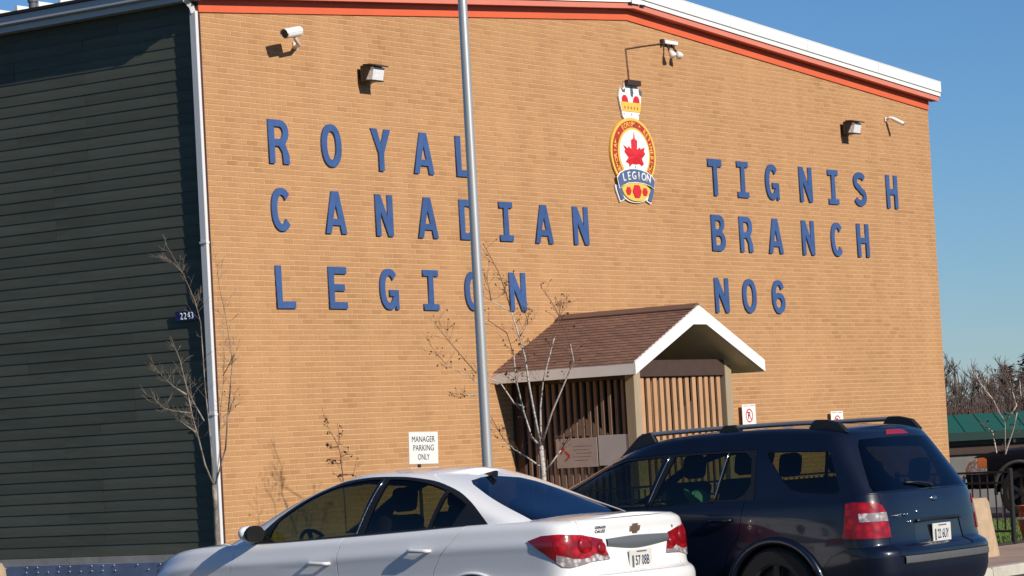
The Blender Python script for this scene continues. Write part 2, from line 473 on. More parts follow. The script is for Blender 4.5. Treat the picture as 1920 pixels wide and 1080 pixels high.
for i in range(26000):
    x, y = (rg.uniform(5.05, 13.3), rg.uniform(-7.55, -2.0)) if i < 20000 else (rg.uniform(-3, 5), rg.uniform(-5.3, -0.2))
    h, a, w = rg.uniform(0.03, 0.085), rg.uniform(0, 6.28), rg.uniform(0.006, 0.012)
    c, s = math.cos(a) * w, math.sin(a) * w
    lx, ly = rg.uniform(-.03, .03), rg.uniform(-.03, .03)
    bm.faces.new([bm.verts.new(p) for p in ((x - c, y - s, 0.09), (x + c, y + s, 0.09), (x + lx, y + ly, 0.09 + h))])
obj('grass', bm, M['grass'], fix=False, kind='stuff')
bm = bmesh.new(); box(bm, 5.05, 13.2, -7.70, -7.58, 0.05, 0.125)
obj('soil_strip', bm, M['soil'], kind='structure')

# ------------------------------------------------------------------ the brick hall
hall = thing('hall', 'tan brick hall with low gable, orange trim and dark green sided flank', 'building')
XM = W_ / 2
pts = [(0.0, 0.0), (W_, 0.0), (W_, zb(W_) + 0.21), (XM, zb(XM) + 0.21), (0.0, zb(0) + 0.21)]
core = obj('wall', bprism(pts, 0.0040, 0.30), M['mortar'], hall)
bm = bmesh.new()
box(bm, 0.0, 0.22, 0.304, 26.0, 0.0, 7.45)
box(bm, W_ - 0.25, W_, 0.304, 26.0, 0.0, 7.45)
box(bm, 0.224, W_ - 0.254, 25.7, 26.0, 0.0, 7.45)
obj('side_wall', bm, M['sheathing'], hall)
# bricks
cells = []
for r in range(int(8.1 / BC)):
    off = 0.5 * (r % 2)
    for k in range(0, int(W_ / BL) + 2):
        x0, x1 = max(0.0, (k - off) * BL), min(W_, (k - off + 1) * BL)
        if x1 - x0 < 0.04: continue
        z0 = r * BC
        if z0 + BC > zb((x0 + x1) / 2) + 0.075: continue
        cells.append((x0, x1, z0))
camp = Vector((-26.842, -23.6, 1.6))
def brick_geo(bm, x0, x1, z0, z1, yf):
    v = [bm.verts.new(p) for p in ((x0, yf, z0), (x1, yf, z0), (x1, yf, z1), (x0, yf, z1), (x0, 0.009, z0), (x1, 0.009, z0), (x1, 0.009, z1), (x0, 0.009, z1))]
    for f in ((0, 1, 2, 3), (4, 5, 1, 0), (3, 2, 6, 7), (4, 0, 3, 7), (1, 5, 6, 2)): bm.faces.new([v[i] for i in f])
J = 0.0062
full = [c for c in cells if abs(c[1] - c[0] - BL) < 1e-4 and c[2] > 1.0]
full.sort(key=lambda c: (Vector((c[0], 0, c[2])) - camp).length)
near = set(full[:300])
bm = bmesh.new(); brick_geo(bm, -BL / 2 + J, BL / 2 - J, -BC / 2 + J, BC / 2 - J, 0)
bme = bpy.data.meshes.new('brick'); bm.to_mesh(bme); bm.free(); bme.materials.append(M['brick'])
for c in full[:300]:
    o = link('brick', bme, core)
    o.location = ((c[0] + c[1]) / 2, rg.uniform(-0.001, 0.0006), c[2] + BC / 2)
bm = bmesh.new()
for c in cells:
    if c in near: continue
    brick_geo(bm, c[0] + J, c[1] - J, c[2] + J + rg.uniform(-.0008, .0008), c[2] + BC - J, rg.uniform(-0.001, 0.0008))
obj('brickwork', bm, M['brick'], core, fix=False, kind='stuff')
# rake trim: boards that follow the gable, mitred at the ridge
def rake(name, z0, z1, y0, y1, ov, material, parent=hall):
    out = []
    for s in (0, 1):
        xl = -ov if s == 0 else W_ + ov
        q = [(xl, zb(xl) + z0), (XM, zb(XM) + z0), (XM, zb(XM) + z1), (xl, zb(xl) + z1)]
        out.append(obj(name, bprism(q, y0, y1), material, parent))
    return out
rake('frieze_board', 0.0, 0.164, -0.022, 0.0055, 0.0, M['orange'])
rake('soffit', 0.165, 0.175, -0.142, 0.0, 0.13, M['faded_orange'])
rake('fascia_board', 0.159, 0.232, -0.160, -0.1425, 0.13, M['faded_orange'])
rake('shadow_gap', 0.226, 0.47, -0.152, -0.143, 0.125, M['seam'])
rake('lower_rake_trim', 0.246, 0.308, -0.180, -0.1525, 0.17, M['white_metal'])
rake('upper_rake_trim', 0.326, 0.500, -0.187, -0.1525, 0.19, M['white_metal'])
rake('rake_cap', 0.501, 0.513, -0.192, 0.10, 0.195, M['white_metal'])
bm = bmesh.new()
box(bm, XM - 0.10, XM + 0.13, -0.202, -0.1875, zb(XM) + 0.22, zb(XM) + 0.40)
obj('ridge_joint', bm, M['white_metal'], hall)
for x0, x1, z0, z1 in ((-0.16, -0.05, 0.208, 0.238), (0.15, 0.27, 0.198, 0.226)):
    bm = bmesh.new(); box(bm, XM + x0, XM + x1, -0.198, -0.1805, zb(XM) + z0, zb(XM) + z1); obj('ridge_clip', bm, M['dark_edge'], hall)
# butt joints of the trim sheets
for k in range(1, 8):
    xj = k * W_ / 8 + 0.31
    if abs(xj - XM) < 0.5: continue
    bm = bmesh.new(); box(bm, xj, xj + 0.012, -0.1895, -0.1875, zb(xj) + 0.330, zb(xj) + 0.496); obj('trim_joint', bm, M['gutter'], hall)
# roof sheets
for s in (0, 1):
    xl = -0.20 if s == 0 else W_ + 0.20
    q = [(xl, zb(xl) + 0.24), (XM, zb(XM) + 0.24), (XM, zb(XM) + 0.36), (xl, zb(xl) + 0.36)]
    obj('roof', bprism(q, -0.140, 26.2), M['dark_edge'], hall)
# white ribs that stand up from the sheet near the eave
for k in range(0, 14):
    y = 1.66 + 0.40 * k
    bm = bmesh.new(); box(bm, 1.0, 1.44, y, y + 0.06, zb(1.2) + 0.35, 7.868)
    obj('roof_rib', bm, M['white_metal'], hall)
bm = bmesh.new(); lathe(bm, [(0.0, 0.0), (0.055, 0.0), (0.055, 0.22), (0.07, 0.22), (0.07, 0.25), (0.0, 0.26)], 14, (0.95, 3.72, 7.64))
obj('vent_pipe', bm, M['slate'], hall, smooth=True, angle=40)
# left eave: soffit, fascia strip, gutter, dark drip edge
bm = bmesh.new(); box(bm, -0.178, -0.002, -0.07, 26.1, 7.285, 7.300); obj('eave_soffit', bm, M['gutter'], hall)
bm = bmesh.new(); box(bm, -0.198, -0.1785, -0.09, 26.1, 7.278, 7.352); obj('eave_fascia', bm, M['gutter'], hall)
gp = [(-0.1985, 7.356), (-0.252, 7.360), (-0.262, 7.372), (-0.264, 7.470), (-0.252, 7.470), (-0.250, 7.38), (-0.1985, 7.372)]
gut = obj('gutter', bprism(gp, -0.11, 26.1), M['gutter'], hall)
bm = bmesh.new(); box(bm, -0.29, -0.16, -0.10, 26.1, 7.476, 7.515); obj('drip_edge', bm, M['dark_edge'], hall)
# right eave gutter, seen at its end only
gp2 = [(W_ + 0.172, 7.40), (W_ + 0.235, 7.405), (W_ + 0.275, 7.46), (W_ + 0.28, 7.57), (W_ + 0.26, 7.57), (W_ + 0.255, 7.47), (W_ + 0.225, 7.425), (W_ + 0.172, 7.42)]
obj('gutter', bprism(gp2, -0.13, 26.1), M['slate'], hall)
bm = bmesh.new(); box(bm, W_ + 0.196, W_ + 0.282, -0.136, -0.1305, 7.39, 7.575); obj('gutter_end', bm, M['slate'], hall)
# corner board and downspout
bm = bmesh.new(); box(bm, -0.020, 0.030, -0.012, 0.0035, 0.45, 7.275); box(bm, -0.020, -0.003, 0.0045, 0.100, 0.45, 7.275); obj('corner_board', bm, M['maroon'], hall)
ds = obj('downspout', bbox(-0.072, -0.022, -0.030, 0.072, 0.62, 7.16, 0.007), M['downspout'], hall)
bm = bmesh.new(); tube(bm, [(-0.052, 0.021, 7.14), (-0.075, 0.03, 7.22), (-0.205, 0.05, 7.33), (-0.225, 0.05, 7.38)], [0.045] * 4, 4)
obj('elbow', bm, M['downspout'], ds)
bm = bmesh.new(); tube(bm, [(-0.052, 0.021, 0.64), (-0.062, -0.02, 0.50), (-0.08, -0.20, 0.42)], [0.048] * 3, 4)
obj('elbow', bm, M['downspout'], ds)
for z in (4.3, 2.2):
    bm = bmesh.new(); box(bm, -0.084, -0.021, -0.034, 0.076, z, z + 0.025); obj('strap', bm, M['downspout'], ds)
# siding boards on the left flank, lapped, with staggered butt joints
EXP = 0.1385
bm_cache = {}
def board_mesh(L):
    if L not in bm_cache:
        b_ = bmesh.new()
        prism(b_, [(-0.0165, 0.0), (-0.0105, 0.0), (-0.003, EXP + 0.010), (-0.0095, EXP + 0.010)], 0.003, L - 0.003, 'y')
        me = bpy.data.meshes.new('siding_board'); bmesh.ops.recalc_face_normals(b_, faces=b_.faces[:]); b_.to_mesh(me); b_.free()
        me.materials.append(M['siding']); bm_cache[L] = me
    return bm_cache[L]
z = 0.535; n = 0
while z < 7.20:
    y = 0.108
    L = (2.44, 1.22, 3.05, 1.83)[rg.randrange(4)]
    while y < 9.0:
        o = link('siding_board', board_mesh(L), hall); o.location = (0.0, y, z + rg.uniform(-.0015, .0015)); o.rotation_euler = (rg.uniform(-.0006, .0006), 0, 0)
        y += L; L = (3.66, 2.44, 3.05)[rg.randrange(3)]
    z += EXP; n += 1
# foundation band and the low blue edging boards with two rows of studs
bm = bmesh.new(); box(bm, -0.06, 0.0, 0.11, 26, 0.0, 0.528); obj('foundation', bm, M['concrete'], hall)
edg = thing('edging', 'low blue edging board with two rows of white studs below the green siding', 'edging', (-0.25, 0.5, 0))
obj('edging_board', bbox(-0.03, 0.03, -0.1, 7.5, 0.0, 0.455, 0.006), M['blue_board'], edg)
obj('edging_cap', bbox(0.034, 0.185, -0.1, 7.5, 0.42, 0.445, 0.006), M['concrete'], edg)
sb = bmesh.new(); lathe(sb, [(0.0, 0.012), (0.006, 0.009), (0.009, 0.0)], 8)
xform(sb, Matrix.Rotation(-math.pi / 2, 4, 'Y'))
sme = bpy.data.meshes.new('stud'); sb.to_mesh(sme); sb.free(); sme.materials.append(M['stud'])
for k in range(38):
    for zz in (0.428, 0.365):
        if rg.random() < 0.22: continue
        o = link('stud', sme, edg); o.location = (-0.031, 0.1 + 0.19 * k + rg.uniform(-.012, .012), zz)

# ------------------------------------------------------------------ house number
hn = thing('house_number', 'small dark blue house number plate on the green siding by the downspout', 'house number', (-0.036, 0.40, 3.44))
obj('plate', bbox(-0.008, 0.0, -0.175, 0.165, -0.062, 0.062, 0.003), M['number_blue'], hn)
b_ = text_bm('2243', 0.085, 0.003, 0.012)
xform(b_, Matrix.Translation((-0.0085, -0.02, 0)) @ Matrix.Rotation(-math.pi / 2, 4, 'Z'))
obj('digits', b_, M['number_white'], hn)

# ------------------------------------------------------------------ letters of the front
def arc(cx, cy, rx, ry, a0, a1, n=14, e=2.0):
    out = []
    for i in range(n + 1):
        a = math.radians(a0 + (a1 - a0) * i / n); c, s = math.cos(a), math.sin(a)
        out.append((cx + rx * math.copysign(abs(c) ** (2 / e), c), cy + ry * math.copysign(abs(s) ** (2 / e), s)))
    return out
def glyph(ch, w):
    """closed outlines (outer, holes...) in a cell w wide and 1 high"""
    s = 0.188
    if ch == 'O': return [arc(w / 2, .5, w / 2, .5, 0, 360, 36, 2.25)[:-1], arc(w / 2, .5, w / 2 - s, .5 - s * .85, 0, 360, 32, 2.15)[:-1]]
    if ch == 'C':
        return [arc(w / 2, .5, w / 2, .5, 42, 318, 30, 2.25) + arc(w / 2, .5, w / 2 - s, .5 - s * .85, 322, 38, 28, 2.15)]
    if ch == 'G':
        return [arc(w / 2, .5, w / 2, .5, 42, 312, 30, 2.25) + [(w * .82, .0), (w, .0), (w, .48), (w * .52, .48), (w * .52, .33), (w - s, .33)] + arc(w / 2, .5, w / 2 - s, .5 - s * .85, 318, 38, 28, 2.15)]
    if ch == 'L': return [[(0, 0), (w, 0), (w, .16), (s, .16), (s, 1), (0, 1)]]
    if ch == 'E': return [[(0, 0), (w, 0), (w, .16), (s, .16), (s, .43), (w * .88, .43), (w * .88, .585), (s, .585), (s, .84), (w, .84), (w, 1), (0, 1)]]
    if ch == 'I': return [[(0, 0), (w, 0), (w, .15), (w / 2 + s / 2, .15), (w / 2 + s / 2, .85), (w, .85), (w, 1), (0, 1), (0, .85), (w / 2 - s / 2, .85), (w / 2 - s / 2, .15), (0, .15)]]
    if ch == 'T': return [[(w / 2 - s / 2, 0), (w / 2 + s / 2, 0), (w / 2 + s / 2, .80), (w, .80), (w, 1), (0, 1), (0, .80), (w / 2 - s / 2, .80)]]
    if ch == 'H': return [[(0, 0), (s, 0), (s, .42), (w - s, .42), (w - s, 0), (w, 0), (w, 1), (w - s, 1), (w - s, .58), (s, .58), (s, 1), (0, 1)]]
    if ch == 'N': return [[(0, 0), (s * .95, 0), (s * .95, .60), (w - s * 1.0, 0), (w, 0), (w, 1), (w - s * .95, 1), (w - s * .95, .40), (s * 1.0, 1), (0, 1)]]
    if ch == 'A': return [[(0, 0), (s * 1.05, 0), (s * 1.05 + .045, .20), (w - s * 1.05 - .045, .20), (w - s * 1.05, 0), (w, 0), (w * .5 + .125, 1), (w * .5 - .125, 1)], [(w * .5 - .115, .345), (w * .5 + .115, .345), (w * .5, .70)]]
    if ch == 'Y': return [[(w / 2 - s / 2, 0), (w / 2 + s / 2, 0), (w / 2 + s / 2, .42), (w, 1), (w - s * 1.15, 1), (w / 2, .60), (s * 1.15, 1), (0, 1), (w / 2 - s / 2, .42)]]
    if ch == 'D': return [[(0, 0)] + arc(w * .5, .5, w * .5, .5, -90, 90, 18, 2.3) + [(0, 1)], [(s, .16)] + arc(w * .5, .5, w * .5 - s, .34, -90, 90, 16, 2.3) + [(s, .84)]]
    if ch == 'B': return [[(0, 0)] + arc(w * .55, .27, w * .45, .27, -90, 62, 14, 2.2) + arc(w * .52, .765, w * .43, .235, -52, 90, 14, 2.2) + [(0, 1)],
                          [(s, .15)] + arc(w * .55, .285, w * .45 - s, .135, -90, 90, 12) + [(s, .42)], [(s, .60)] + arc(w * .52, .725, w * .43 - s, .125, -90, 90, 12) + [(s, .85)]]
    if ch == 'R': return [[(0, 0), (s, 0), (s, .40), (w * .50, .40), (w * .66, .26), (w * .69, 0), (w, 0), (w * .97, .22), (w * .80, .45)] + arc(w * .53, .72, w * .45, .28, -42, 90, 14, 2.2) + [(0, 1)],
                          [(s, .56)] + arc(w * .53, .705, w * .45 - s, .145, -90, 90, 12) + [(s, .85)]]
    if ch == 'S':
        mid = arc(w / 2, .735, w / 2 - s / 2, .265 - .085, 25, 250, 16, 2.1) + arc(w / 2, .27, w / 2 - s / 2, .27 - .085, 75, -160, 18, 2.1)
        hw = s / 2; A, B = [], []
        for i, p in enumerate(mid):
            q0, q1 = mid[max(i - 1, 0)], mid[min(i + 1, len(mid) - 1)]
            dx, dy = q1[0] - q0[0], q1[1] - q0[1]; l = math.hypot(dx, dy)
            A.append((p[0] - dy / l * hw, p[1] + dx / l * hw * .92)); B.append((p[0] + dy / l * hw, p[1] - dx / l * hw * .92))
        return [A + B[::-1]]
    if ch == '6':
        o_ = arc(w / 2, .5, w / 2, .5, 30, 180, 16, 2.25) + arc(w / 2, .5, w / 2, .5, 184, 270, 10, 2.25) + arc(w / 2, .31, w / 2, .31, -85, 105, 18, 2.2)
        i_ = [(s, .60)] + arc(w / 2, .52, w / 2 - s, .335, 160, 34, 12, 2.1)
        return [o_ + i_, arc(w / 2, .31, w / 2 - s, .155, 0, 360, 24)[:-1]]
def outline_bm(loops, depth, bev=0.0):
    cu = bpy.data.curves.new('outline', 'CURVE'); cu.dimensions = '2D'; cu.fill_mode = 'BOTH'; cu.extrude = depth / 2; cu.bevel_depth = bev; cu.bevel_resolution = 1
    for lp in loops:
        sp = cu.splines.new('POLY'); sp.points.add(len(lp) - 1); sp.use_cyclic_u = True
        for p, q in zip(sp.points, lp): p.co = (q[0], q[1], 0, 1)
    tmp = bpy.data.objects.new('outline_tmp', cu)
    me = bpy.data.meshes.new_from_object(tmp)
    b_ = bmesh.new(); b_.from_mesh(me)
    bpy.data.objects.remove(tmp); bpy.data.curves.remove(cu); bpy.data.meshes.remove(me)
    bmesh.ops.remove_doubles(b_, verts=b_.verts[:], dist=1e-5)
    xform(b_, Matrix.Rotation(math.pi / 2, 4, 'X'))
    return b_
ROWS = [
    ('ROYAL', 5.350, 0.556, [('R', 1.21, 1.60), ('O', 2.26, 2.66), ('Y', 3.29, 3.70), ('A', 4.20, 4.64), ('L', 5.16, 5.54)], 'top row on the left, above CANADIAN'),
    ('CANADIAN', 4.487, 0.548, [('C', 1.20, 1.59), ('A', 2.26, 2.69), ('N', 3.31, 3.67), ('A', 4.22, 4.66), ('D', 5.17, 5.55), ('I', 6.10, 6.41), ('A', 6.95, 7.39), ('N', 7.92, 8.30)], ''),
    ('LEGION', 3.515, 0.540, [('L', 1.22, 1.58), ('E', 2.26, 2.62), ('G', 3.32, 3.71), ('I', 4.26, 4.59), ('O', 5.20, 5.60), ('N', 6.25, 6.63)], ''),
    ('TIGNISH', 5.352, 0.570, [('T', 11.72, 12.11), ('I', 12.58, 12.91), ('G', 13.45, 13.86), ('N', 14.54, 14.94), ('I', 15.49, 15.82), ('S', 16.36, 16.78), ('H', 17.51, 17.90)], ''),
    ('BRANCH', 4.487, 0.560, [('B', 11.72, 12.11), ('R', 12.56, 12.94), ('A', 13.44, 13.89), ('N', 14.52, 14.91), ('C', 15.48, 15.88), ('H', 16.37, 16.77)], ''),
    ('NO6', 3.522, 0.535, [('N', 11.71, 12.11), ('O', 12.54, 12.95), ('6', 13.45, 13.84)], ''),
]
ORD = ['first', 'second', 'third', 'fourth', 'fifth', 'sixth', 'seventh', 'eighth']
for word, z0, h, lets, _ in ROWS:
    for i, (ch, xa, xb) in enumerate(lets):
        wu = (xb - xa) / h
        b_ = outline_bm([[(p[0] * h, p[1] * h) for p in lp] for lp in glyph(ch, wu)], 0.022, 0.0015)
        what = 'digit 6' if ch == '6' else 'letter ' + ch
        o = obj('wall_letter', b_, M['letter'], loc=(xa, -0.016, z0 + rg.uniform(-.004, .004)))
        o.rotation_euler = (0, rg.uniform(-.008, .008), 0)
        tag(o, 'blue %s, %s character of %s on the brick front' % (what, ORD[i], word), 'letter', 'blue letters on the brick front')

# ------------------------------------------------------------------ emblem
EX, EZ = 9.592, 5.885
emb = thing('emblem', 'painted oval emblem with gold crown, red maple leaf and blue ribbon', 'emblem', (0, 0, 0))
def ell(a, b, n=48, cx=EX, cz=EZ): return [(cx + a * math.cos(2 * math.pi * i / n), cz + b * math.sin(2 * math.pi * i / n)) for i in range(n)]
crown = [(9.453, 6.93), (9.47, 6.985), (9.80, 6.985), (9.802, 6.889), (9.913, 6.838), (9.895, 6.749), (9.868, 6.62), (9.83, 6.50), (9.80, 6.44), (9.79, 6.40), (9.40, 6.40), (9.36, 6.44), (9.345, 6.51), (9.311, 6.61), (9.283, 6.728), (9.330, 6.866), (9.40, 6.84), (9.445, 6.875)]
back = crown
obj('backing', bprism(crown, -0.035, -0.008), M['white_sign'], emb)
obj('gold_rim', bprism(ell(0.610, 0.540), -0.036, -0.008), M['gold'], emb)
obj('red_band', bprism(ell(0.565, 0.497), -0.042, -0.037), M['deep_red'], emb)
obj('inner_rim', bprism(ell(0.435, 0.392), -0.048, -0.043), M['gold'], emb)
obj('white_field', bprism(ell(0.398, 0.358), -0.054, -0.049), M['white_sign'], emb)
b_ = bmesh.new()
txt = 'MEMORIAM * EORUM * RETINEBIMUS'
for i, ch in enumerate(txt):
    if ch == ' ': continue
    a = math.radians(222 - (264.0 * i / (len(txt) - 1)))
    t_ = text_bm(ch if ch != '*' else '+', 0.078 if ch != '*' else 0.05, 0.003, 0.02)
    xform(t_, Matrix.Translation((EX + 0.500 * math.cos(a), -0.0425, EZ + 0.443 * math.sin(a))) @ Matrix.Rotation(math.pi / 2 - a, 4, 'Y'))
    merge(b_, t_)
obj('inscription', b_, M['gold'], emb, kind='stuff')
leafp = [(9.59, 6.215), (9.605, 6.112), (9.665, 6.075), (9.650, 5.945), (9.735, 5.985), (9.745, 5.955), (9.862, 5.991), (9.835, 5.93), (9.868, 5.89), (9.770, 5.815), (9.815, 5.735), (9.765, 5.705), (9.690, 5.735), (9.604, 5.722),
         (9.50, 5.728), (9.425, 5.677), (9.405, 5.73), (9.328, 5.752), (9.410, 5.82), (9.305, 5.90), (9.330, 5.94), (9.284, 5.999), (9.405, 5.955), (9.425, 5.99), (9.500, 5.945), (9.500, 6.085), (9.565, 6.11)]
leafp = [(p[0] + 0.012, p[1]) for p in leafp]
b_ = bmesh.new()
c_ = b_.verts.new((9.597, -0.085, 5.86)); vv = [b_.verts.new((p[0], -0.060, p[1])) for p in leafp]; ww = [b_.verts.new((p[0], -0.0545, p[1])) for p in leafp]
for i in range(len(vv)):
    k = (i + 1) % len(vv)
    b_.faces.new((vv[i], vv[k], c_)); b_.faces.new((ww[i], ww[k], vv[k], vv[i]))
obj('maple_leaf', b_, M['red_paint'], emb)
b_ = bmesh.new(); box(b_, 9.592, 9.606, -0.060, -0.0545, 5.585, 5.70); obj('leaf_stem', b_, M['slate'], emb)
rib = [(9.085, 5.50), (9.165, 5.575), (9.30, 5.622), (9.45, 5.645), (9.58, 5.650), (9.72, 5.640), (9.88, 5.61), (10.01, 5.56), (10.09, 5.49), (10.06, 5.385), (9.95, 5.425), (9.80, 5.452), (9.58, 5.462), (9.38, 5.448), (9.22, 5.40), (9.135, 5.355)]
obj('ribbon_edge', bprism([(p[0] + (p[0] - 9.59) * 0.03, p[1] + (0.014 if i < 9 else -0.014)) for i, p in enumerate(rib)], -0.062, -0.0555), M['white_sign'], emb)
obj('ribbon', bprism(rib, -0.068, -0.0625), M['ribbon_blue'], emb)
b_ = bmesh.new()
for i, ch in enumerate('LEGION'):
    u = -0.33 + 0.66 * i / 5
    t_ = text_bm(ch, 0.125, 0.004, 0.02)
    xform(t_, Matrix.Translation((9.59 + u, -0.0685, 5.553 - 0.30 * u * u)) @ Matrix.Rotation(u * 0.55, 4, 'Y'))
    merge(b_, t_)
obj('ribbon_lettering', b_, M['white_sign'], emb, kind='stuff')
lower = [(9.20, 5.36)] + [(9.59 + 0.385 * math.cos(math.radians(a)), 5.375 - 0.205 * math.sin(math.radians(a))) for a in range(165, 10, -11)] + [(9.97, 5.37), (9.80, 5.45), (9.58, 5.459), (9.38, 5.445)]
obj('lower_edge', bprism([(9.59 + (p[0] - 9.59) * 1.09, p[1] - (0.022 if p[1] < 5.4 else -0.002)) for p in lower], -0.030, -0.008), M['white_sign'], emb)
obj('lower_field', bprism(lower, -0.054, -0.0365), M['gold'], emb)
for cx, a, b in ((9.37, 0.064, 0.060), (9.597, 0.112, 0.100), (9.815, 0.064, 0.060)):
    pp = [(cx + a * (1 + 0.07 * math.cos(6 * t)) * math.cos(t), 5.318 + b * (1 + 0.07 * math.cos(6 * t)) * math.sin(t)) for t in [2 * math.pi * i / 24 for i in range(24)]]
    pop = obj('poppy', bprism(pp, -0.066, -0.0545), M['red_paint'], emb)
for sgn in (-1, 1):
    f_ = lambda p: (9.59 + sgn * p[0], p[1])
    obj('ribbon_tail', bprism([f_(p) for p in ((0.50, 5.40), (0.385, 5.345), (0.37, 5.27), (0.33, 5.20), (0.41, 5.175), (0.49, 5.33))], -0.050, -0.0305), M['ribbon_blue'], emb)
    obj('tail_edge', bprism([f_(p) for p in ((0.535, 5.41), (0.36, 5.34), (0.345, 5.27), (0.30, 5.185), (0.42, 5.145), (0.52, 5.33))], -0.029, -0.008), M['white_sign'], emb)
obj('crown_band', bprism([(9.320, 6.655), (9.872, 6.655), (9.835, 6.515), (9.36, 6.515)], -0.042, -0.0355), M['gold'], emb)
obj('crown_cap', bprism([(9.36, 6.715), (9.40, 6.755), (9.46, 6.76), (9.51, 6.72), (9.53, 6.658), (9.355, 6.658)], -0.041, -0.0355), M['red_paint'], emb)
obj('crown_cap', bprism([(9.655, 6.658), (9.675, 6.72), (9.73, 6.76), (9.79, 6.755), (9.83, 6.715), (9.835, 6.658)], -0.041, -0.0355), M['red_paint'], emb)
for q in ([(9.34, 6.86), (9.41, 6.835), (9.46, 6.86), (9.45, 6.80), (9.39, 6.80)], [(9.60, 6.88), (9.66, 6.89), (9.68, 6.80), (9.65, 6.73), (9.605, 6.76)], [(9.83, 6.87), (9.912, 6.84), (9.895, 6.76), (9.84, 6.79)]):
    obj('crown_grey', bprism(q, -0.0405, -0.0355), M['slate'], emb)  # flat grey shapes of the crown's design
b_ = bmesh.new()
for k in range(5):
    x = 9.42 + 0.085 * k
    prism(b_, [(x - 0.014, 6.57), (x, 6.545), (x + 0.014, 6.57), (x, 6.60)], -0.046, -0.0425)
for x in (9.40, 9.60, 9.80): prism(b_, [(x - 0.012, 6.475), (x, 6.46), (x + 0.012, 6.475), (x, 6.49)], -0.039, -0.0355)
obj('crown_jewels', b_, M['deep_red'], emb, kind='stuff')
jb = obj('junction_box', bbox(9.455, 9.805, -0.11, -0.0365, 6.905, 6.985, 0.006), M['brown_box'])
tag(jb, 'dark brown box over the crown, where the emblem conduit ends', 'junction box')

# ------------------------------------------------------------------ lamps, conduit and cameras on the wall
cd = bmesh.new(); tube(cd, [(9.615, -0.02, 6.98), (9.60, -0.02, 7.2), (9.578, -0.02, 7.462)], 0.0085, 8); tube(cd, [(9.578, -0.02, 7.466), (10.05, -0.02, 7.545), (10.565, -0.02, 7.622)], 0.0085, 8)
o = obj('conduit', cd, M['conduit'], smooth=True); tag(o, 'thin bent conduit rising from the emblem to the twin floodlight', 'conduit')
def flood(x, z, label):
    t_ = thing('wall_pack_light', label, 'wall light', (x, -0.055, z), 'dark box lamps on the brick front')
    obj('back_box', bbox(0.0, 0.235, -0.062, -0.004, -0.105, 0.108, 0.006), M['dark_bronze'], t_)
    obj('wall_bracket', bbox(0.05, 0.185, -0.003, 0.053, -0.06, 0.06), M['dark_bronze'], t_)
    hs = obj('housing', bprism([(-0.063, -0.10), (-0.095, -0.083), (-0.195, 0.088), (-0.063, 0.10)], -0.001, 0.236, 'x'), M['dark_bronze'], t_)
    obj('lower_lip', bprism([(-0.070, -0.102), (-0.200, -0.114), (-0.205, -0.098), (-0.078, -0.086)], 0.0, 0.235, 'x'), M['dark_bronze'], t_)
    hood = obj('hood', bprism([(-0.063, 0.101), (-0.06, 0.125), (-0.17, 0.118), (-0.285, 0.088), (-0.285, 0.070), (-0.17, 0.096)], -0.012, 0.247, 'x'), M['dark_bronze'], t_)
    obj('lens', bprism([(-0.079, -0.082), (-0.195, -0.094), (-0.232, 0.066), (-0.135, 0.086)], 0.004, 0.231, 'x'), M['lens'], t_)
    return t_
flood(3.088, 6.605, 'dark box wall light with clear lens above the letters O and Y')
flood(16.035, 6.640, 'dark box wall light with clear lens near the right end of the front')
tw = thing('twin_floodlight', 'twin white floodlight on a small bar near the gable peak', 'floodlight', (10.61, 0, 7.65))
obj('bar', bbox(0.0, 0.36, -0.075, -0.005, -0.03, 0.028, 0.006), M['white_plastic'], tw)
b_ = bbox(-0.05, -0.004, -0.06, -0.005, -0.06, 0.04, 0.004); obj('socket_box', b_, M['dark_bronze'], tw)
for px, tilt in ((0.05, -0.10), (0.21, 0.18)):
    b_ = bmesh.new(); tube(b_, [(px, -0.045, -0.03), (px - 0.02, -0.10, -0.10), (px - 0.02 + tilt * 0.2, -0.13, -0.16)], [0.018, 0.016, 0.022], 8)
    arm = obj('lamp_arm', b_, M['dark_bronze'], tw, smooth=True)
    b_ = bmesh.new(); lathe(b_, [(0.0, 0.0), (0.03, 0.0), (0.055, -0.07), (0.06, -0.10), (0.045, -0.115), (0.0, -0.12)], 14)
    xform(b_, Matrix.Translation((px - 0.02 + tilt * 0.2, -0.13, -0.15)) @ Matrix.Rotation(-0.6, 4, 'X') @ Matrix.Rotation(tilt, 4, 'Y'))
    obj('lamp_head', b_, M['white_plastic'], tw, smooth=True)
def cyl_between(bm, a, b, r, seg=16): return tube(bm, [a, b], r, seg)
c1 = thing('security_camera', 'white security camera above the letters R and O, facing left', 'security camera', (1.83, 0, 6.9), 'white cameras on the brick front')
obj('mount', bbox(-0.035, 0.035, -0.03, -0.004, -0.07, 0.03, 0.008), M['white_plastic'], c1)
b_ = bmesh.new(); tube(b_, [(0, -0.03, -0.03), (-0.10, -0.16, -0.035), (-0.36, -0.32, 0.0), (-0.40, -0.345, 0.055)], [0.030, 0.027, 0.025, 0.026], 10); obj('arm', b_, M['white_plastic'], c1, smooth=True)
BX, BY, BZ = -0.17, -0.135, -0.038
b_ = bmesh.new(); tube(b_, [(-0.415 + BX, -0.21 + BY, 0.080 + BZ), (-0.41 + BX, -0.21 + BY, 0.081 + BZ), (-0.14 + BX, -0.21 + BY, 0.135 + BZ), (-0.13 + BX, -0.21 + BY, 0.137 + BZ)], [0.056, 0.063, 0.063, 0.050], 18); obj('body', b_, M['white_plastic'], c1, smooth=True, angle=40)
b_ = bmesh.new(); tube(b_, [(-0.42 + BX, -0.21 + BY, 0.079 + BZ), (-0.414 + BX, -0.21 + BY, 0.0803 + BZ)], [0.052, 0.052], 18); obj('lens', b_, M['black_plastic'], c1)
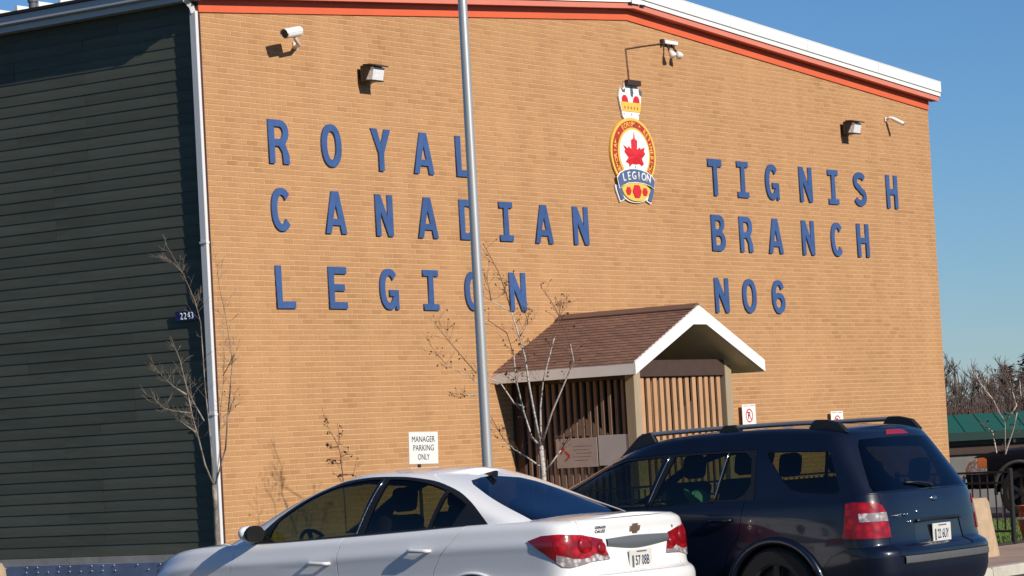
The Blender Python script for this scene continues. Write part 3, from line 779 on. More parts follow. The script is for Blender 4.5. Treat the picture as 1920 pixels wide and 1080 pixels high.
b_ = bmesh.new(); prism(b_, [(-0.069 * math.cos(t), 0.069 * math.sin(t)) for t in [math.pi * k / 10 for k in range(11)]] + [(0.065 * math.cos(math.pi * k / 10), 0.065 * math.sin(math.pi * k / 10)) for k in range(11)], -0.17, 0.14, 'x')
xform(b_, Matrix.Translation((-0.275 + BX, -0.21 + BY, 0.108 + BZ)) @ Matrix.Rotation(-0.2, 4, 'Y')); obj('sun_hood', b_, M['white_plastic'], c1, smooth=True, angle=40)
c2 = thing('security_camera', 'white bullet camera on a bent arm nearest the right corner', 'security camera', (17.65, 0, 6.885), 'white cameras on the brick front')
obj('mount', bbox(-0.03, 0.03, -0.03, -0.004, -0.035, 0.04, 0.008), M['white_plastic'], c2)
b_ = bmesh.new(); tube(b_, [(0, -0.03, 0.0), (0.01, -0.08, 0.025), (0.02, -0.12, 0.015)], [0.022, 0.022, 0.026], 10); obj('arm', b_, M['white_plastic'], c2, smooth=True)
b_ = bmesh.new(); tube(b_, [(0.02, -0.11, 0.020), (0.04, -0.16, -0.01), (0.095, -0.30, -0.10), (0.096, -0.303, -0.102)], [0.030, 0.036, 0.036, 0.030], 14); obj('body', b_, M['white_plastic'], c2, smooth=True, angle=40)
b_ = bmesh.new(); tube(b_, [(0.0962, -0.3035, -0.1023), (0.0985, -0.309, -0.1058)], [0.024, 0.024], 12); obj('lens', b_, M['black_plastic'], c2)

# ------------------------------------------------------------------ porch
porch = thing('porch', 'gabled entrance porch with brown shingled roof and slatted sides', 'porch', (0, 0, 0))
PX, PR, PE = 7.47, 3.455, 2.685          # ridge position, ridge and eave heights
HW, PF = 1.69, -2.33                     # half width, front plane
sl_ = (PR - PE) / HW
for s in (-1, 1):
    roofp = obj('roof_deck', bprism([(PX, PR - 0.035), (PX + s * (HW - 0.024), PE - 0.024), (PX + s * (HW - 0.024), PE - 0.064), (PX, PR - 0.075)], PF + 0.03, -0.002), M['soffit'], porch)
    # shingle courses, each tab a piece
    L = math.hypot(HW, PR - PE); nrow = 19; ex = L / nrow
    ang = math.atan2(PR - PE, HW)
    bm = bmesh.new(); box(bm, 0.003, 0.237, -ex * 0.5 - 0.05, ex * 0.5, 0, 0.008)
    # a tab lies along Y; its local y runs down the slope
    me = None
    tabs = []
    for r in range(nrow):
        y = PF + 0.005 - (0.12 if r % 2 else 0.0); d = (r + 0.5) * ex
        while y < -0.01:
            y0, y1 = max(y, PF + 0.005), min(y + 0.24, -0.008)
            if y1 - y0 > 0.03: tabs.append((r, y0, y1, d))
            y += 0.24
    bm.free()
    def tab_mesh(w):
        b_ = bmesh.new()
        # wedge: thicker at the lower edge
        v = [b_.verts.new(p) for p in ((0.004, -ex * 0.55, 0.002), (w - 0.004, -ex * 0.55, 0.002), (w - 0.004, ex * 0.52, 0.008), (0.004, ex * 0.52, 0.008),
                                       (0.004, -ex * 0.55, 0.007), (w - 0.004, -ex * 0.55, 0.007), (w - 0.004, ex * 0.52, 0.0145), (0.004, ex * 0.52, 0.0145))]
        for f in ((0, 3, 2, 1), (4, 5, 6, 7), (0, 1, 5, 4), (1, 2, 6, 5), (2, 3, 7, 6), (3, 0, 4, 7)): b_.faces.new([v[i] for i in f])
        mm = bpy.data.meshes.new('shingle'); bmesh.ops.recalc_face_normals(b_, faces=b_.faces[:]); b_.to_mesh(mm); b_.free(); mm.materials.append(M['shingle']); return mm
    tc = {}
    Mx = lambda r, y0, d: Matrix.Translation((PX + s * d * math.cos(ang), y0, PR - 0.033 - d * math.sin(ang))) @ Matrix(((0, s * math.cos(ang), s * math.sin(ang), 0), (1, 0, 0, 0), (0, -math.sin(ang), math.cos(ang), 0), (0, 0, 0, 1)))
    if s == -1:
        for r, y0, y1, d in tabs:
            w = round(y1 - y0, 3)
            if w not in tc: tc[w] = tab_mesh(w)
            o = link('shingle', tc[w], porch); o.matrix_world = Mx(r, y0, d) @ Matrix.Rotation(rg.uniform(-.006, .006), 4, 'Z')
    else:
        b_ = bmesh.new()
        for r, y0, y1, d in tabs:
            w = round(y1 - y0, 3)
            if w not in tc: tc[w] = tab_mesh(w)
            t_ = bmesh.new(); t_.from_mesh(tc[w]); xform(t_, Mx(r, y0, d)); merge(b_, t_)
        obj('shingles', b_, M['shingle'], porch, kind='stuff')
b_ = bmesh.new()
y = PF + 0.005
while y < -0.05:
    prism(b_, [(PX - 0.13, PR - 0.13 * sl_ - 0.012), (PX, PR - 0.008), (PX + 0.13, PR - 0.13 * sl_ - 0.012), (PX + 0.13, PR - 0.13 * sl_ + 0.004), (PX, PR + 0.012), (PX - 0.13, PR - 0.13 * sl_ + 0.004)], y + 0.002, min(y + 0.198, -0.01)); y += 0.2
obj('ridge_shingles', b_, M['shingle'], porch)
for s in (-1, 1):
    o_ = [(PX, PR - 0.020), (PX + s * HW, PE - 0.020), (PX + s * HW, PE - 0.185), (PX + s * 0.17, PR - 0.285), (PX, PR - 0.285)]
    obj('gable_fascia', bprism(o_, PF - 0.012, PF + 0.026), M['white_paint'], porch)
    xx = PX + s * (HW - 0.022)
    obj('eave_fascia', bbox(min(xx, xx + s * 0.022), max(xx, xx + s * 0.022), PF + 0.03, -0.003, PE - 0.185, PE - 0.026), M['white_paint'], porch)
    # sloping soffit and flat strip under the ridge
    obj('ceiling', bprism([(PX + s * 0.17, PR - 0.285), (PX + s * (HW - 0.025), PE - 0.185), (PX + s * (HW - 0.025), PE - 0.175), (PX + s * 0.17, PR - 0.272)], PF + 0.03, -0.004), M['soffit'], porch)
obj('ceiling_strip', bprism([(PX - 0.168, PR - 0.285), (PX + 0.168, PR - 0.285), (PX + 0.168, PR - 0.272), (PX - 0.168, PR - 0.272)], PF + 0.03, -0.004), M['soffit'], porch)
XL, XR = 6.20, 8.74
for x0, x1 in ((XL, XL + 0.16), (XR - 0.17, XR)):
    obj('post', bbox(x0, x1, -2.03, -1.88, 0.10, 2.62, 0.006), M['post_wood'], porch)
    obj('wall_post', bbox(x0, x1, -0.16, -0.02, 0.10, 2.62, 0.006), M['dark_wood'], porch)
obj('header', bbox(XL + 0.163, XR - 0.173, -2.02, -1.90, 2.475, 2.70, 0.004), M['dark_wood'], porch)
for x0 in (XL + 0.02, XR - 0.13): obj('side_beam', bbox(x0, x0 + 0.11, -1.877, -0.163, 2.46, 2.66, 0.004), M['dark_wood'], porch)
def slats(p0, p1, n, w, d, z0, z1, mt, axis):
    b_ = bbox(-w / 2, w / 2, -d / 2, d / 2, 0, z1 - z0, 0.004)
    me = bpy.data.meshes.new('slat'); bmesh.ops.recalc_face_normals(b_, faces=b_.faces[:]); b_.to_mesh(me); b_.free(); me.materials.append(mt)
    for k in range(n):
        o = link('slat', me, porch)
        t_ = p0 + (p1 - p0) * k / (n - 1)
        o.location = (t_, -1.955, z0) if axis == 'x' else (p, t_, z0)
        o.rotation_euler = (rg.uniform(-.004, .004), rg.uniform(-.004, .004), (0 if axis == 'x' else math.pi / 2) + rg.uniform(-.02, .02))
slats(6.475, 8.47, 13, 0.090, 0.038, 0.25, 2.474, M['cedar'], 'x')
p = XL + 0.06; slats(-1.80, -0.22, 15, 0.050, 0.040, 0.25, 2.458, M['stained_slat'], 'y')
p = XR - 0.06; slats(-1.80, -0.22, 15, 0.050, 0.040, 0.25, 2.458, M['stained_slat'], 'y')
for nm, a in (('bottom_rail', (XL + 0.163, XR - 0.173, -1.99, -1.915, 0.14, 0.245)),): obj(nm, bbox(*a, 0.004), M['dark_wood'], porch)
for x0 in (XL + 0.02, XR - 0.11): obj('side_rail', bbox(x0, x0 + 0.08, -1.877, -0.163, 0.14, 0.245, 0.004), M['dark_wood'], porch)
bp_ = obj('darkening_panel', bbox(XL - 0.02, XR + 0.02, -0.022, -0.006, 0.10, 2.66), M['dark_wood'], porch)  # dark sheet added over the brick to keep the porch interior dark
dr = obj('door', bbox(PX - 0.48, PX + 0.48, -0.060, -0.0225, 0.10, 2.18, 0.004), M['dark_wood'], porch)  # added door, dark so that little light shows behind the slats
obj('handle', bbox(PX + 0.36, PX + 0.40, -0.10, -0.061, 1.05, 1.17, 0.008), M['chrome'], dr)
# notice boards on the porch side
SX = XL + 0.028
nb = thing('notice_board', 'weathered notice board with a red diamond mark on the slatted porch side', 'notice board', (SX, -1.02, 1.49))
obj('panel', bbox(-0.02, 0.0, -0.345, 0.335, -0.20, 0.20, 0.003), M['board'], nb)
dm = bmesh.new()
for q in ([(0.19, 0.022), (0.175, 0.038), (0.105, -0.025), (0.125, -0.045)], [(0.108, -0.05), (0.124, -0.032), (0.195, -0.092), (0.182, -0.108)], [(0.185, 0.06), (0.205, 0.09), (0.235, 0.055), (0.215, 0.03)], [(0.245, 0.04), (0.225, 0.018), (0.25, -0.01), (0.262, 0.015)]):
    prism(dm, q, -0.0235, -0.0203, 'x')
obj('diamond_mark', dm, M['deep_red'], nb)
dm = bmesh.new()
for k, (a, b) in enumerate(((0.04, -0.26), (0.05, -0.20), (0.00, -0.26), (0.05, -0.24), (0.03, -0.18))): box(dm, -0.022, -0.0202, b, a, 0.09 - 0.048 * k, 0.098 - 0.048 * k)
obj('faded_lines', dm, M['grey_ink'], nb, kind='stuff')
for y0, y1 in ((-2.03, -1.74), (-1.735, -1.385)):
    pass
nb2 = thing('notice_board', 'blank pale notice board beside the porch front post', 'notice board', (SX, -1.62, 1.50))
obj('panel', bbox(-0.02, 0.0, -0.255, 0.235, -0.20, 0.21, 0.003), M['board_pale'], nb2)
obj('strip', bbox(-0.021, 0.001, -0.40, -0.259, -0.20, 0.215, 0.003), M['board_pale'], nb2)

# ------------------------------------------------------------------ small signs
def no_parking(x, z, label, w=0.40, h=0.32):
    t_ = thing('wall_sign', label, 'sign', (x, -0.07, z), 'white prohibition signs on the brick front')
    obj('panel', bbox(-w / 2, w / 2, -0.012, 0.0, -h / 2, h / 2, 0.004), M['white_sign'], t_)
    obj('bracket', bbox(-0.03, 0.03, 0.001, 0.068, -h / 2 + 0.03, h / 2 - 0.03), M['dark_bronze'], t_)
    b_ = bmesh.new(); n_ = 28
    A = [[b_.verts.new((r * math.cos(2 * math.pi * k / n_), y, -0.015 + r * math.sin(2 * math.pi * k / n_))) for k in range(n_)] for r, y in ((0.108, -0.0125), (0.108, -0.015), (0.088, -0.015), (0.088, -0.0125))]
    for i in range(3):
        for k in range(n_): b_.faces.new((A[i][k], A[i][(k + 1) % n_], A[i + 1][(k + 1) % n_], A[i + 1][k]))
    s_ = bmesh.new(); box(s_, -0.087, 0.087, -0.0148, -0.0127, -0.010, 0.010); xform(s_, Matrix.Translation((0, 0, -0.015)) @ Matrix.Rotation(math.pi / 4, 4, 'Y')); merge(b_, s_)
    obj('red_ring', b_, M['red_paint'], t_)
    q = text_bm('P', 0.11, 0.001, 0.02); xform(q, Matrix.Translation((-0.004, -0.0122, -0.012))); obj('symbol', q, M['black_ink'], t_)
    b_ = bmesh.new(); box(b_, -w / 2 + 0.03, -0.02, -0.014, -0.0122, h / 2 - 0.028, h / 2 - 0.018); box(b_, 0.02, w / 2 - 0.03, -0.014, -0.0122, h / 2 - 0.028, h / 2 - 0.018); obj('top_line', b_, M['grey_ink'], t_)
no_parking(12.415, 1.925, 'white prohibition sign on the wall just right of the porch')
no_parking(15.205, 1.76, 'white prohibition sign half hidden behind the roof of the blue car')
ms = thing('parking_sign', 'white square sign reading MANAGER PARKING ONLY on a thin post', 'sign', (-4.562, -6.548, 0.10))
ms.rotation_euler = (0, 0, -yaw * 0.82)
obj('panel', bbox(-0.142, 0.142, -0.006, 0.0, 1.398, 1.706, 0.003), M['white_sign'], ms)
ms.children[0].rotation_euler = (0, 0.03, 0)
for s, zz, w_ in (('MANAGER', 1.638, 0.222), ('PARKING', 1.555, 0.198), ('ONLY', 1.468, 0.112)):
    t_ = text_bm(s, 0.056, 0.001, 0.0, w_); xform(t_, Matrix.Translation((0.002, -0.0065, zz)))
    lt = obj('word', t_, M['black_ink'], ms, kind='stuff'); lt.rotation_euler = (0, 0.03, 0)
obj('post', bbox(-0.016, 0.016, 0.001, 0.025, 0.0, 1.66, 0.003), M['black_metal'], ms)

# ------------------------------------------------------------------ flagpole
fp = thing('flagpole', 'tall grey metal flagpole standing in front of the letters', 'flagpole', (-2.559, -5.895, 0.10))
b_ = bmesh.new(); lathe(b_, [(0.0, 0.0), (0.056, 0.0), (0.053, 2.0), (0.047, 6.3), (0.032, 9.4), (0.0, 9.4)], 28); obj('pole', b_, M['galv'], fp, smooth=True, angle=40)
b_ = bmesh.new(); lathe(b_, [(0.0, 0.0), (0.15, 0.0), (0.15, 0.02), (0.075, 0.05), (0.06, 0.10), (0.0, 0.10)], 24); obj('base_collar', b_, M['galv'], fp, smooth=True, angle=40)
b_ = bmesh.new(); lathe(b_, [(0.0, 9.4), (0.05, 9.42), (0.09, 9.5), (0.05, 9.58), (0.0, 9.6)], 16); obj('finial', b_, M['gold'], fp, smooth=True)
b_ = bmesh.new(); box(b_, -0.062, -0.04, -0.01, 0.01, 0.85, 1.0); obj('cleat', b_, M['galv'], fp)
TREES = {
 'left': {
  'trunk': [(-1.89, -1.57, 0.74), (-1.99, -1.66, 1.04), (-2.12, -1.77, 1.37)],
  'a': [(-1.92, -1.59, 1.35), (-2.09, -1.62, 1.61), (-2.27, -1.7, 1.92), (-2.34, -1.69, 2.16), (-2.25, -1.55, 2.46), (-2.21, -1.43, 2.8), (-2.17, -1.32, 2.97)],
  'b': [(-2.04, -1.48, 1.97), (-2.12, -1.36, 2.08), (-2.22, -1.37, 2.13)],
  'c': [(-2.09, -1.44, 2.2), (-2.32, -1.39, 2.23), (-2.47, -1.37, 2.27), (-2.42, -1.17, 2.4)],
  'd': [(-2.12, -1.42, 2.41), (-2.11, -1.22, 2.51), (-2.1, -1.05, 2.64), (-2.24, -1.07, 2.75)],
  'e': [(-2.0, -1.56, 2.1), (-2.04, -1.43, 2.35), (-2.03, -1.31, 2.59)],
  'f': [(-1.92, -1.59, 1.37), (-1.84, -1.5, 1.91), (-2.0, -1.6, 2.46), (-2.01, -1.59, 3.21), (-2.0, -1.51, 3.46), (-2.08, -1.43, 3.77), (-2.3, -1.37, 4.13)],
  'g': [(-2.15, -1.5, 3.76), (-2.34, -1.53, 3.88), (-2.27, -1.34, 3.96)],
  'h': [(-1.92, -1.6, 1.35), (-1.84, -1.72, 1.78), (-1.89, -1.82, 2.14), (-1.75, -1.77, 2.53), (-1.72, -1.78, 2.78), (-1.65, -1.66, 3.24), (-1.6, -1.53, 3.65), (-1.61, -1.53, 3.89)],
  'i': [(-1.91, -1.61, 1.37), (-1.86, -1.64, 1.73), (-1.88, -1.7, 2.15), (-1.97, -1.86, 2.59), (-2.03, -1.94, 2.92), (-1.95, -1.87, 3.28)],
  'j': [(-1.84, -1.78, 2.14), (-1.94, -1.98, 2.37)],
  'k': [(-1.88, -1.77, 2.6), (-1.87, -1.95, 2.83)],
 },
 'mid': {
  'trunk': [(1.07, -4.04, 1.11), (1.05, -4.06, 1.31), (0.96, -4.11, 1.61)],
  'a': [(1.04, -4.05, 1.61), (0.86, -4.11, 2.01), (0.79, -4.11, 2.33), (0.64, -4.18, 2.64), (0.65, -4.11, 2.88), (0.5, -4.12, 3.17), (0.4, -4.13, 3.4), (0.45, -4.0, 3.65), (0.27, -3.94, 3.97)],
  'b': [(1.04, -4.05, 1.6), (1.14, -3.86, 1.72), (0.92, -3.92, 2.02), (0.69, -4.0, 2.39), (0.56, -4.08, 2.67), (0.61, -3.96, 2.94), (0.53, -3.76, 3.1)],
  'c': [(1.04, -4.06, 1.61), (1.04, -4.24, 2.0), (1.01, -4.51, 2.41), (1.03, -4.59, 2.56), (0.82, -4.7, 2.76), (0.81, -4.56, 3.11), (0.93, -4.4, 3.26), (1.04, -4.18, 3.46)],
  'd': [(1.04, -4.06, 1.69), (1.22, -3.95, 2.06), (1.04, -4.14, 2.38), (1.02, -4.35, 2.87), (1.25, -4.31, 3.27), (1.41, -4.29, 3.27)],
  'e': [(1.06, -4.05, 1.35), (1.12, -3.77, 1.5), (1.09, -3.63, 1.59), (1.14, -3.44, 1.73), (0.97, -3.41, 1.99)],
  'f': [(0.92, -3.93, 2.07), (0.83, -3.85, 2.13), (0.58, -3.85, 2.37), (0.37, -3.67, 2.49), (0.4, -3.33, 2.83), (0.22, -3.25, 3.06)],
  'g': [(0.75, -3.72, 2.35), (0.42, -3.64, 2.39), (0.07, -3.46, 2.61), (0.07, -3.24, 2.86)],
  'h': [(1.06, -4.06, 1.29), (1.09, -4.3, 1.55), (1.0, -4.54, 1.77)],
  'i': [(0.88, -3.95, 2.89), (0.9, -4.05, 3.02), (0.79, -4.17, 3.19)],
  'j': [(0.82, -3.89, 3.19), (0.5, -3.84, 3.32), (0.33, -3.92, 3.6)],
  'k': [(0.65, -3.56, 2.26), (0.4, -3.51, 2.24), (0.12, -3.52, 2.27)],
 },
 'right': {
  'trunk': [(15.14, -3.0, 0.12), (15.04, -3.06, 0.52), (15.21, -2.99, 0.89)],
  'a': [(15.11, -3.03, 0.89), (15.08, -2.98, 1.06), (15.13, -2.9, 1.45), (15.04, -2.85, 1.53), (15.04, -2.53, 1.69)],
  'b': [(15.12, -3.04, 0.89), (15.05, -3.15, 1.13), (15.08, -3.28, 1.46), (14.92, -3.4, 1.59), (14.91, -3.45, 1.73), (14.86, -3.56, 1.96), (15.04, -3.58, 2.21)],
  'c': [(15.14, -3.09, 1.12), (15.13, -3.12, 1.54), (14.95, -3.2, 1.62), (14.82, -3.2, 1.72), (14.66, -3.18, 1.95), (14.51, -3.18, 2.15), (14.39, -3.2, 2.26), (14.46, -3.07, 2.41)],
  'd': [(15.13, -3.12, 1.6), (15.02, -3.28, 1.69), (15.22, -3.3, 1.84), (15.21, -3.25, 2.06), (15.36, -3.15, 2.31), (15.32, -3.17, 2.44)],
  'e': [(15.02, -3.0, 1.95), (15.01, -2.9, 2.08), (15.04, -2.76, 2.26), (15.07, -2.65, 2.47), (15.05, -2.64, 2.63)],
  'f': [(14.97, -2.95, 2.15), (14.86, -3.01, 2.37), (14.99, -2.95, 2.49)],
  'g': [(15.27, -3.36, 1.97), (15.41, -3.29, 2.26), (15.36, -3.35, 2.51)],
 },
 'shrub': {
  'a': [(-2.62, -4.04, 1.04), (-2.57, -3.99, 1.39), (-2.56, -3.96, 1.67), (-2.5, -3.88, 1.75), (-2.51, -3.85, 1.82), (-2.51, -3.79, 1.9), (-2.5, -3.72, 2.04), (-2.57, -3.75, 2.15)],
  'b': [(-2.67, -4.03, 1.72), (-2.6, -3.89, 1.72), (-2.73, -3.94, 1.76)],
  'c': [(-2.67, -4.04, 1.74), (-2.56, -3.96, 1.86), (-2.53, -3.92, 1.97)],
  'd': [(-2.65, -4.04, 1.61), (-2.52, -4.03, 1.64), (-2.6, -4.12, 1.71)],
  'e': [(-2.65, -4.04, 1.54), (-2.68, -3.92, 1.55)],
  'f': [(-2.64, -4.05, 1.42), (-2.65, -4.2, 1.42), (-2.6, -4.22, 1.6)],
  'g': [(-2.64, -4.04, 1.33), (-2.63, -3.93, 1.44)],
 },
}
# ------------------------------------------------------------------ saplings and shrub
def stems(bm, pts, r0, r1, seg=6):
    n = len(pts); tube(bm, pts, [r0 + (r1 - r0) * i / (n - 1) for i in range(n)], seg)
def twigs_on(pts, rnd, n, ln, bm, r=0.003, start=0.25, up=0.5):
    """short side twigs along a limb; returns their tips"""
    tips = []
    segs = list(zip(pts, pts[1:]))
    for _ in range(n):
        t = rnd.uniform(start, 1.0) * len(segs); i = min(int(t), len(segs) - 1)
        a, b = Vector(segs[i][0]), Vector(segs[i][1]); p = a.lerp(b, t - i)
        d = (b - a).normalized() * 0.6 + Vector((rnd.uniform(-1, 1), rnd.uniform(-1, 1), rnd.uniform(-.2, up)))
        d.normalize(); L = ln * rnd.uniform(0.4, 1.2)
        m_ = p + d * L * .5 + Vector((rnd.uniform(-.03, .03),) * 3)
        e = p + d * L + Vector((0, 0, L * .12))
        tube(bm, [p, m_, e], [r, r * .8, r * .5], 4)
        tips += [e, m_]
        for _k in range(2):
            d2 = (d + Vector((rnd.uniform(-1, 1), rnd.uniform(-1, 1), rnd.uniform(-.3, .6)))).normalized()
            e2 = m_ + d2 * L * .5
            tube(bm, [m_, e2], [r * .7, r * .4], 3); tips.append(e2)
    return tips
def leaf(bm, p, s, rnd):
    ax = Vector((rnd.uniform(-1, 1), rnd.uniform(-1, 1), rnd.uniform(-1.4, -.2))).normalized()
    sd = ax.cross(Vector((rnd.uniform(-1, 1), rnd.uniform(-1, 1), 0.3))).normalized(); up = ax.cross(sd) * 0.25
    a, c = p, p + ax * s
    l, r = p + ax * s * .45 + sd * s * .36 + up * s, p + ax * s * .5 - sd * s * .33 + up * s
    v = [bm.verts.new(q) for q in (a, l, c, r)]
    bm.faces.new((v[0], v[1], v[2])); bm.faces.new((v[0], v[2], v[3]))
def sapling(key, name, label, cat, r_trunk, r_limb, mt, n_tw, ln, n_leaf, leaf_s, seed, base_z=0.10, seg=8, twr=0.003, twmat=None):
    d = TREES[key]; rnd = random.Random(seed)
    tr = d.get('trunk')
    root = thing(name, label, cat, (0, 0, 0))
    b0 = Vector(tr[0] if tr else d['a'][0])
    root.location = (b0.x, b0.y, base_z)
    off = -Vector((b0.x, b0.y, base_z))
    L = lambda pts: [Vector(p) + off for p in pts]
    if tr:
        pts = [Vector((b0.x, b0.y, base_z - .03))] + [Vector(p) for p in tr]
        b_ = bmesh.new(); n = len(pts)
        tube(b_, [p + off for p in pts], [r_trunk * (1 - 0.25 * i / (n - 1)) for i in range(n)], 10); obj('trunk', b_, M[mt], root, smooth=True)
    tips = []; tb = bmesh.new()
    for k, pts in d.items():
        if k == 'trunk': continue
        q = L(pts)
        if not tr and k in ('a', 'h'): q = [Vector((q[0].x, q[0].y, -0.02))] + q
        rl = r_limb * (1.0 if k in 'ab' else 0.8 if k in 'cdefh' else 0.5)
        n = len(q); cut = max(2, int(n * .62) + 1) if rl > 0.006 else n
        rr = [rl * (1 - 0.78 * (i / (n - 1)) ** .8) for i in range(n)]
        b_ = bmesh.new(); tube(b_, q[:cut], rr[:cut], seg); obj('branch', b_, M[mt if rl > 0.006 else 'twig'], root, smooth=True)
        if cut < n: tube(tb, q[cut - 1:], rr[cut - 1:], 5)
        tips += twigs_on(q, rnd, max(2, int(n_tw * (len(q) / 6))), ln, tb, twr)
        tips.append(q[-1])
    obj('twigs', tb, M[twmat or 'twig'], root, kind='stuff')
    if n_leaf:
        lb = bmesh.new()
        for _ in range(n_leaf): leaf(lb, rnd.choice(tips), leaf_s * rnd.uniform(.6, 1.3), rnd)
        obj('leaves', lb, M['dead_leaf'], root, fix=False, kind='stuff')
    return root
sapling('left', 'sapling', 'bare grey sapling in front of the white downspout at the left corner', 'sapling', 0.034, 0.013, 'bark', 24, 0.20, 50, 0.020, 3, twmat='pale_twig', twr=0.0019)
sapling('mid', 'birch_tree', 'young pale birch with few dead leaves in front of the porch side', 'tree', 0.036, 0.016, 'birch', 20, 0.22, 330, 0.030, 4, twr=0.0019)
sapling('right', 'birch_tree', 'slender young birch on the lawn beyond the black fence', 'tree', 0.034, 0.016, 'birch', 8, 0.20, 45, 0.065, 5, twr=0.003)
sapling('shrub', 'shrub', 'thin brown twiggy shrub rising behind the roof of the white car', 'shrub', 0.0, 0.007, 'twig', 6, 0.10, 45, 0.040, 6, twr=0.0025)

# ------------------------------------------------------------------ black fence, planters, pot
def fence(a, b, h, label):
    a, b = Vector((*a, 0)), Vector((*b, 0)); d = b - a; L = d.length
    root = thing('metal_fence', label, 'fence', (a.x, a.y, 0.10), 'runs of black metal fence', math.atan2(d.y, d.x))
    for nm, z in (('rail', 0.95), ('rail', 0.81), ('rail', 0.17)):
        obj(nm, bbox(0.0, L, -0.013, 0.013, z * h - 0.013, z * h + 0.013), M['black_metal'], root)
    pk = bbox(-0.007, 0.007, -0.007, 0.007, 0.17 * h + 0.017, 0.94 * h - 0.017)
    me = bpy.data.meshes.new('picket'); pk.to_mesh(me); pk.free(); me.materials.append(M['black_metal'])
    n = int(L / 0.125)
    for k in range(1, n): 
        o = link('picket', me, root); o.location = (L * k / n, 0, 0)
    ps = bbox(-0.025, 0.025, -0.025, 0.025, 0.0, 1.0 * h, 0.006)
    me = bpy.data.meshes.new('fence_post'); ps.to_mesh(me); ps.free(); me.materials.append(M['black_metal'])
    k = max(1, round(L / 2.4))
    for i in range(k + 1):
        o = link('fence_post', me, root); o.location = (L * i / k, 0, 0)
    return root
fence((5.80, -7.70), (6.35, -5.85), 0.93, 'short run of black metal fence beside the lawn right of the blue car')
fence((-0.6, -5.30), (6.2, -5.30), 1.03, 'black metal fence in front of the porch, seen through the windows of the blue car')
def planter(x, y, label, h=0.66, r=0.33):
    t_ = thing('planter', label, 'planter', (x, y, 0.10), 'round tan concrete planters')
    b_ = bmesh.new(); lathe(b_, [(0.0, 0.0), (r * 1.18, 0.0), (r * 1.17, 0.05), (r * 1.02, h * .55), (r * .93, h - .06), (r * .86, h - .01), (r * .78, h), (r * .70, h - .02), (r * .68, h - .10), (0.0, h - .11)], 32)
    obj('bowl', b_, M['tan_concrete'], t_, smooth=True, angle=50)
    b_ = bmesh.new(); lathe(b_, [(0.0, h - .075), (r * .675, h - .085)], 20); obj('soil', b_, M['soil'], t_)
planter(2.92, -8.48, 'round tan concrete planter on the pavement right of the blue car')
planter(-9.98, -5.95, 'tan planter at the lower left edge of the photo, below the siding', 0.80, 0.36)
pt = thing('clay_pot', 'red clay pot on the pavement at the right edge by the fence post', 'pot', (7.02, -7.36, 0.10))
b_ = bmesh.new(); lathe(b_, [(0.0, 0.0), (0.11, 0.0), (0.15, 0.12), (0.165, 0.26), (0.145, 0.36), (0.16, 0.38), (0.16, 0.43), (0.13, 0.43), (0.125, 0.38), (0.0, 0.36)], 28); obj('bowl', b_, M['terracotta'], pt, smooth=True, angle=45)
b_ = bmesh.new(); lathe(b_, [(0.1655, 0.255), (0.170, 0.27), (0.1655, 0.285)], 28); obj('band', b_, M['white_sign'], pt, smooth=True)

# ------------------------------------------------------------------ green roofed shelter and the trees beyond
sh = thing('shelter', 'low grey shelter with long green metal roof beyond the lawn', 'shelter', (31.3, 5.0, -1.17))
sh.rotation_euler = (0, 0, -yaw)
sx0, sx1 = -5.0, 7.5
obj('roof', bprism([(0.0, 2.575), (1.7, 2.98), (3.4, 2.575), (3.4, 2.535), (1.7, 2.94), (0.0, 2.535)], sx0, sx1, 'x'), M['green_metal'], sh)
sbm = bbox(-0.010, 0.010, -0.85, 0.85, 0.0, 0.006)
me = bpy.data.meshes.new('roof_seam'); sbm.to_mesh(me); sbm.free(); me.materials.append(M['green_metal'])
k = sx0 + 0.3
while k < sx1:
    o = link('roof_seam', me, sh); o.location = (k, 0.85, 2.785); o.rotation_euler = (math.atan2(0.405, 1.7), 0, 0); k += 0.45
obj('fascia', bbox(sx0, sx1, -0.03, 0.0, 2.40, 2.58), M['dark_green'], sh)
obj('wall', bbox(sx0 + 0.1, sx1 - 0.1, 0.25, 3.15, 0.0, 2.52), M['grey_wall'], sh)
for k in range(8):
    obj('wall_batten', bbox(sx0 + 0.6 + 1.6 * k, sx0 + 0.66 + 1.6 * k, 0.20, 0.247, 0.0, 2.38), M['white_sign'] if k == 3 else M['grey_wall'], sh)
obj('rail', bbox(sx0, sx1, 0.18, 0.2, 2.10, 2.30), M['dark_wood'], sh)

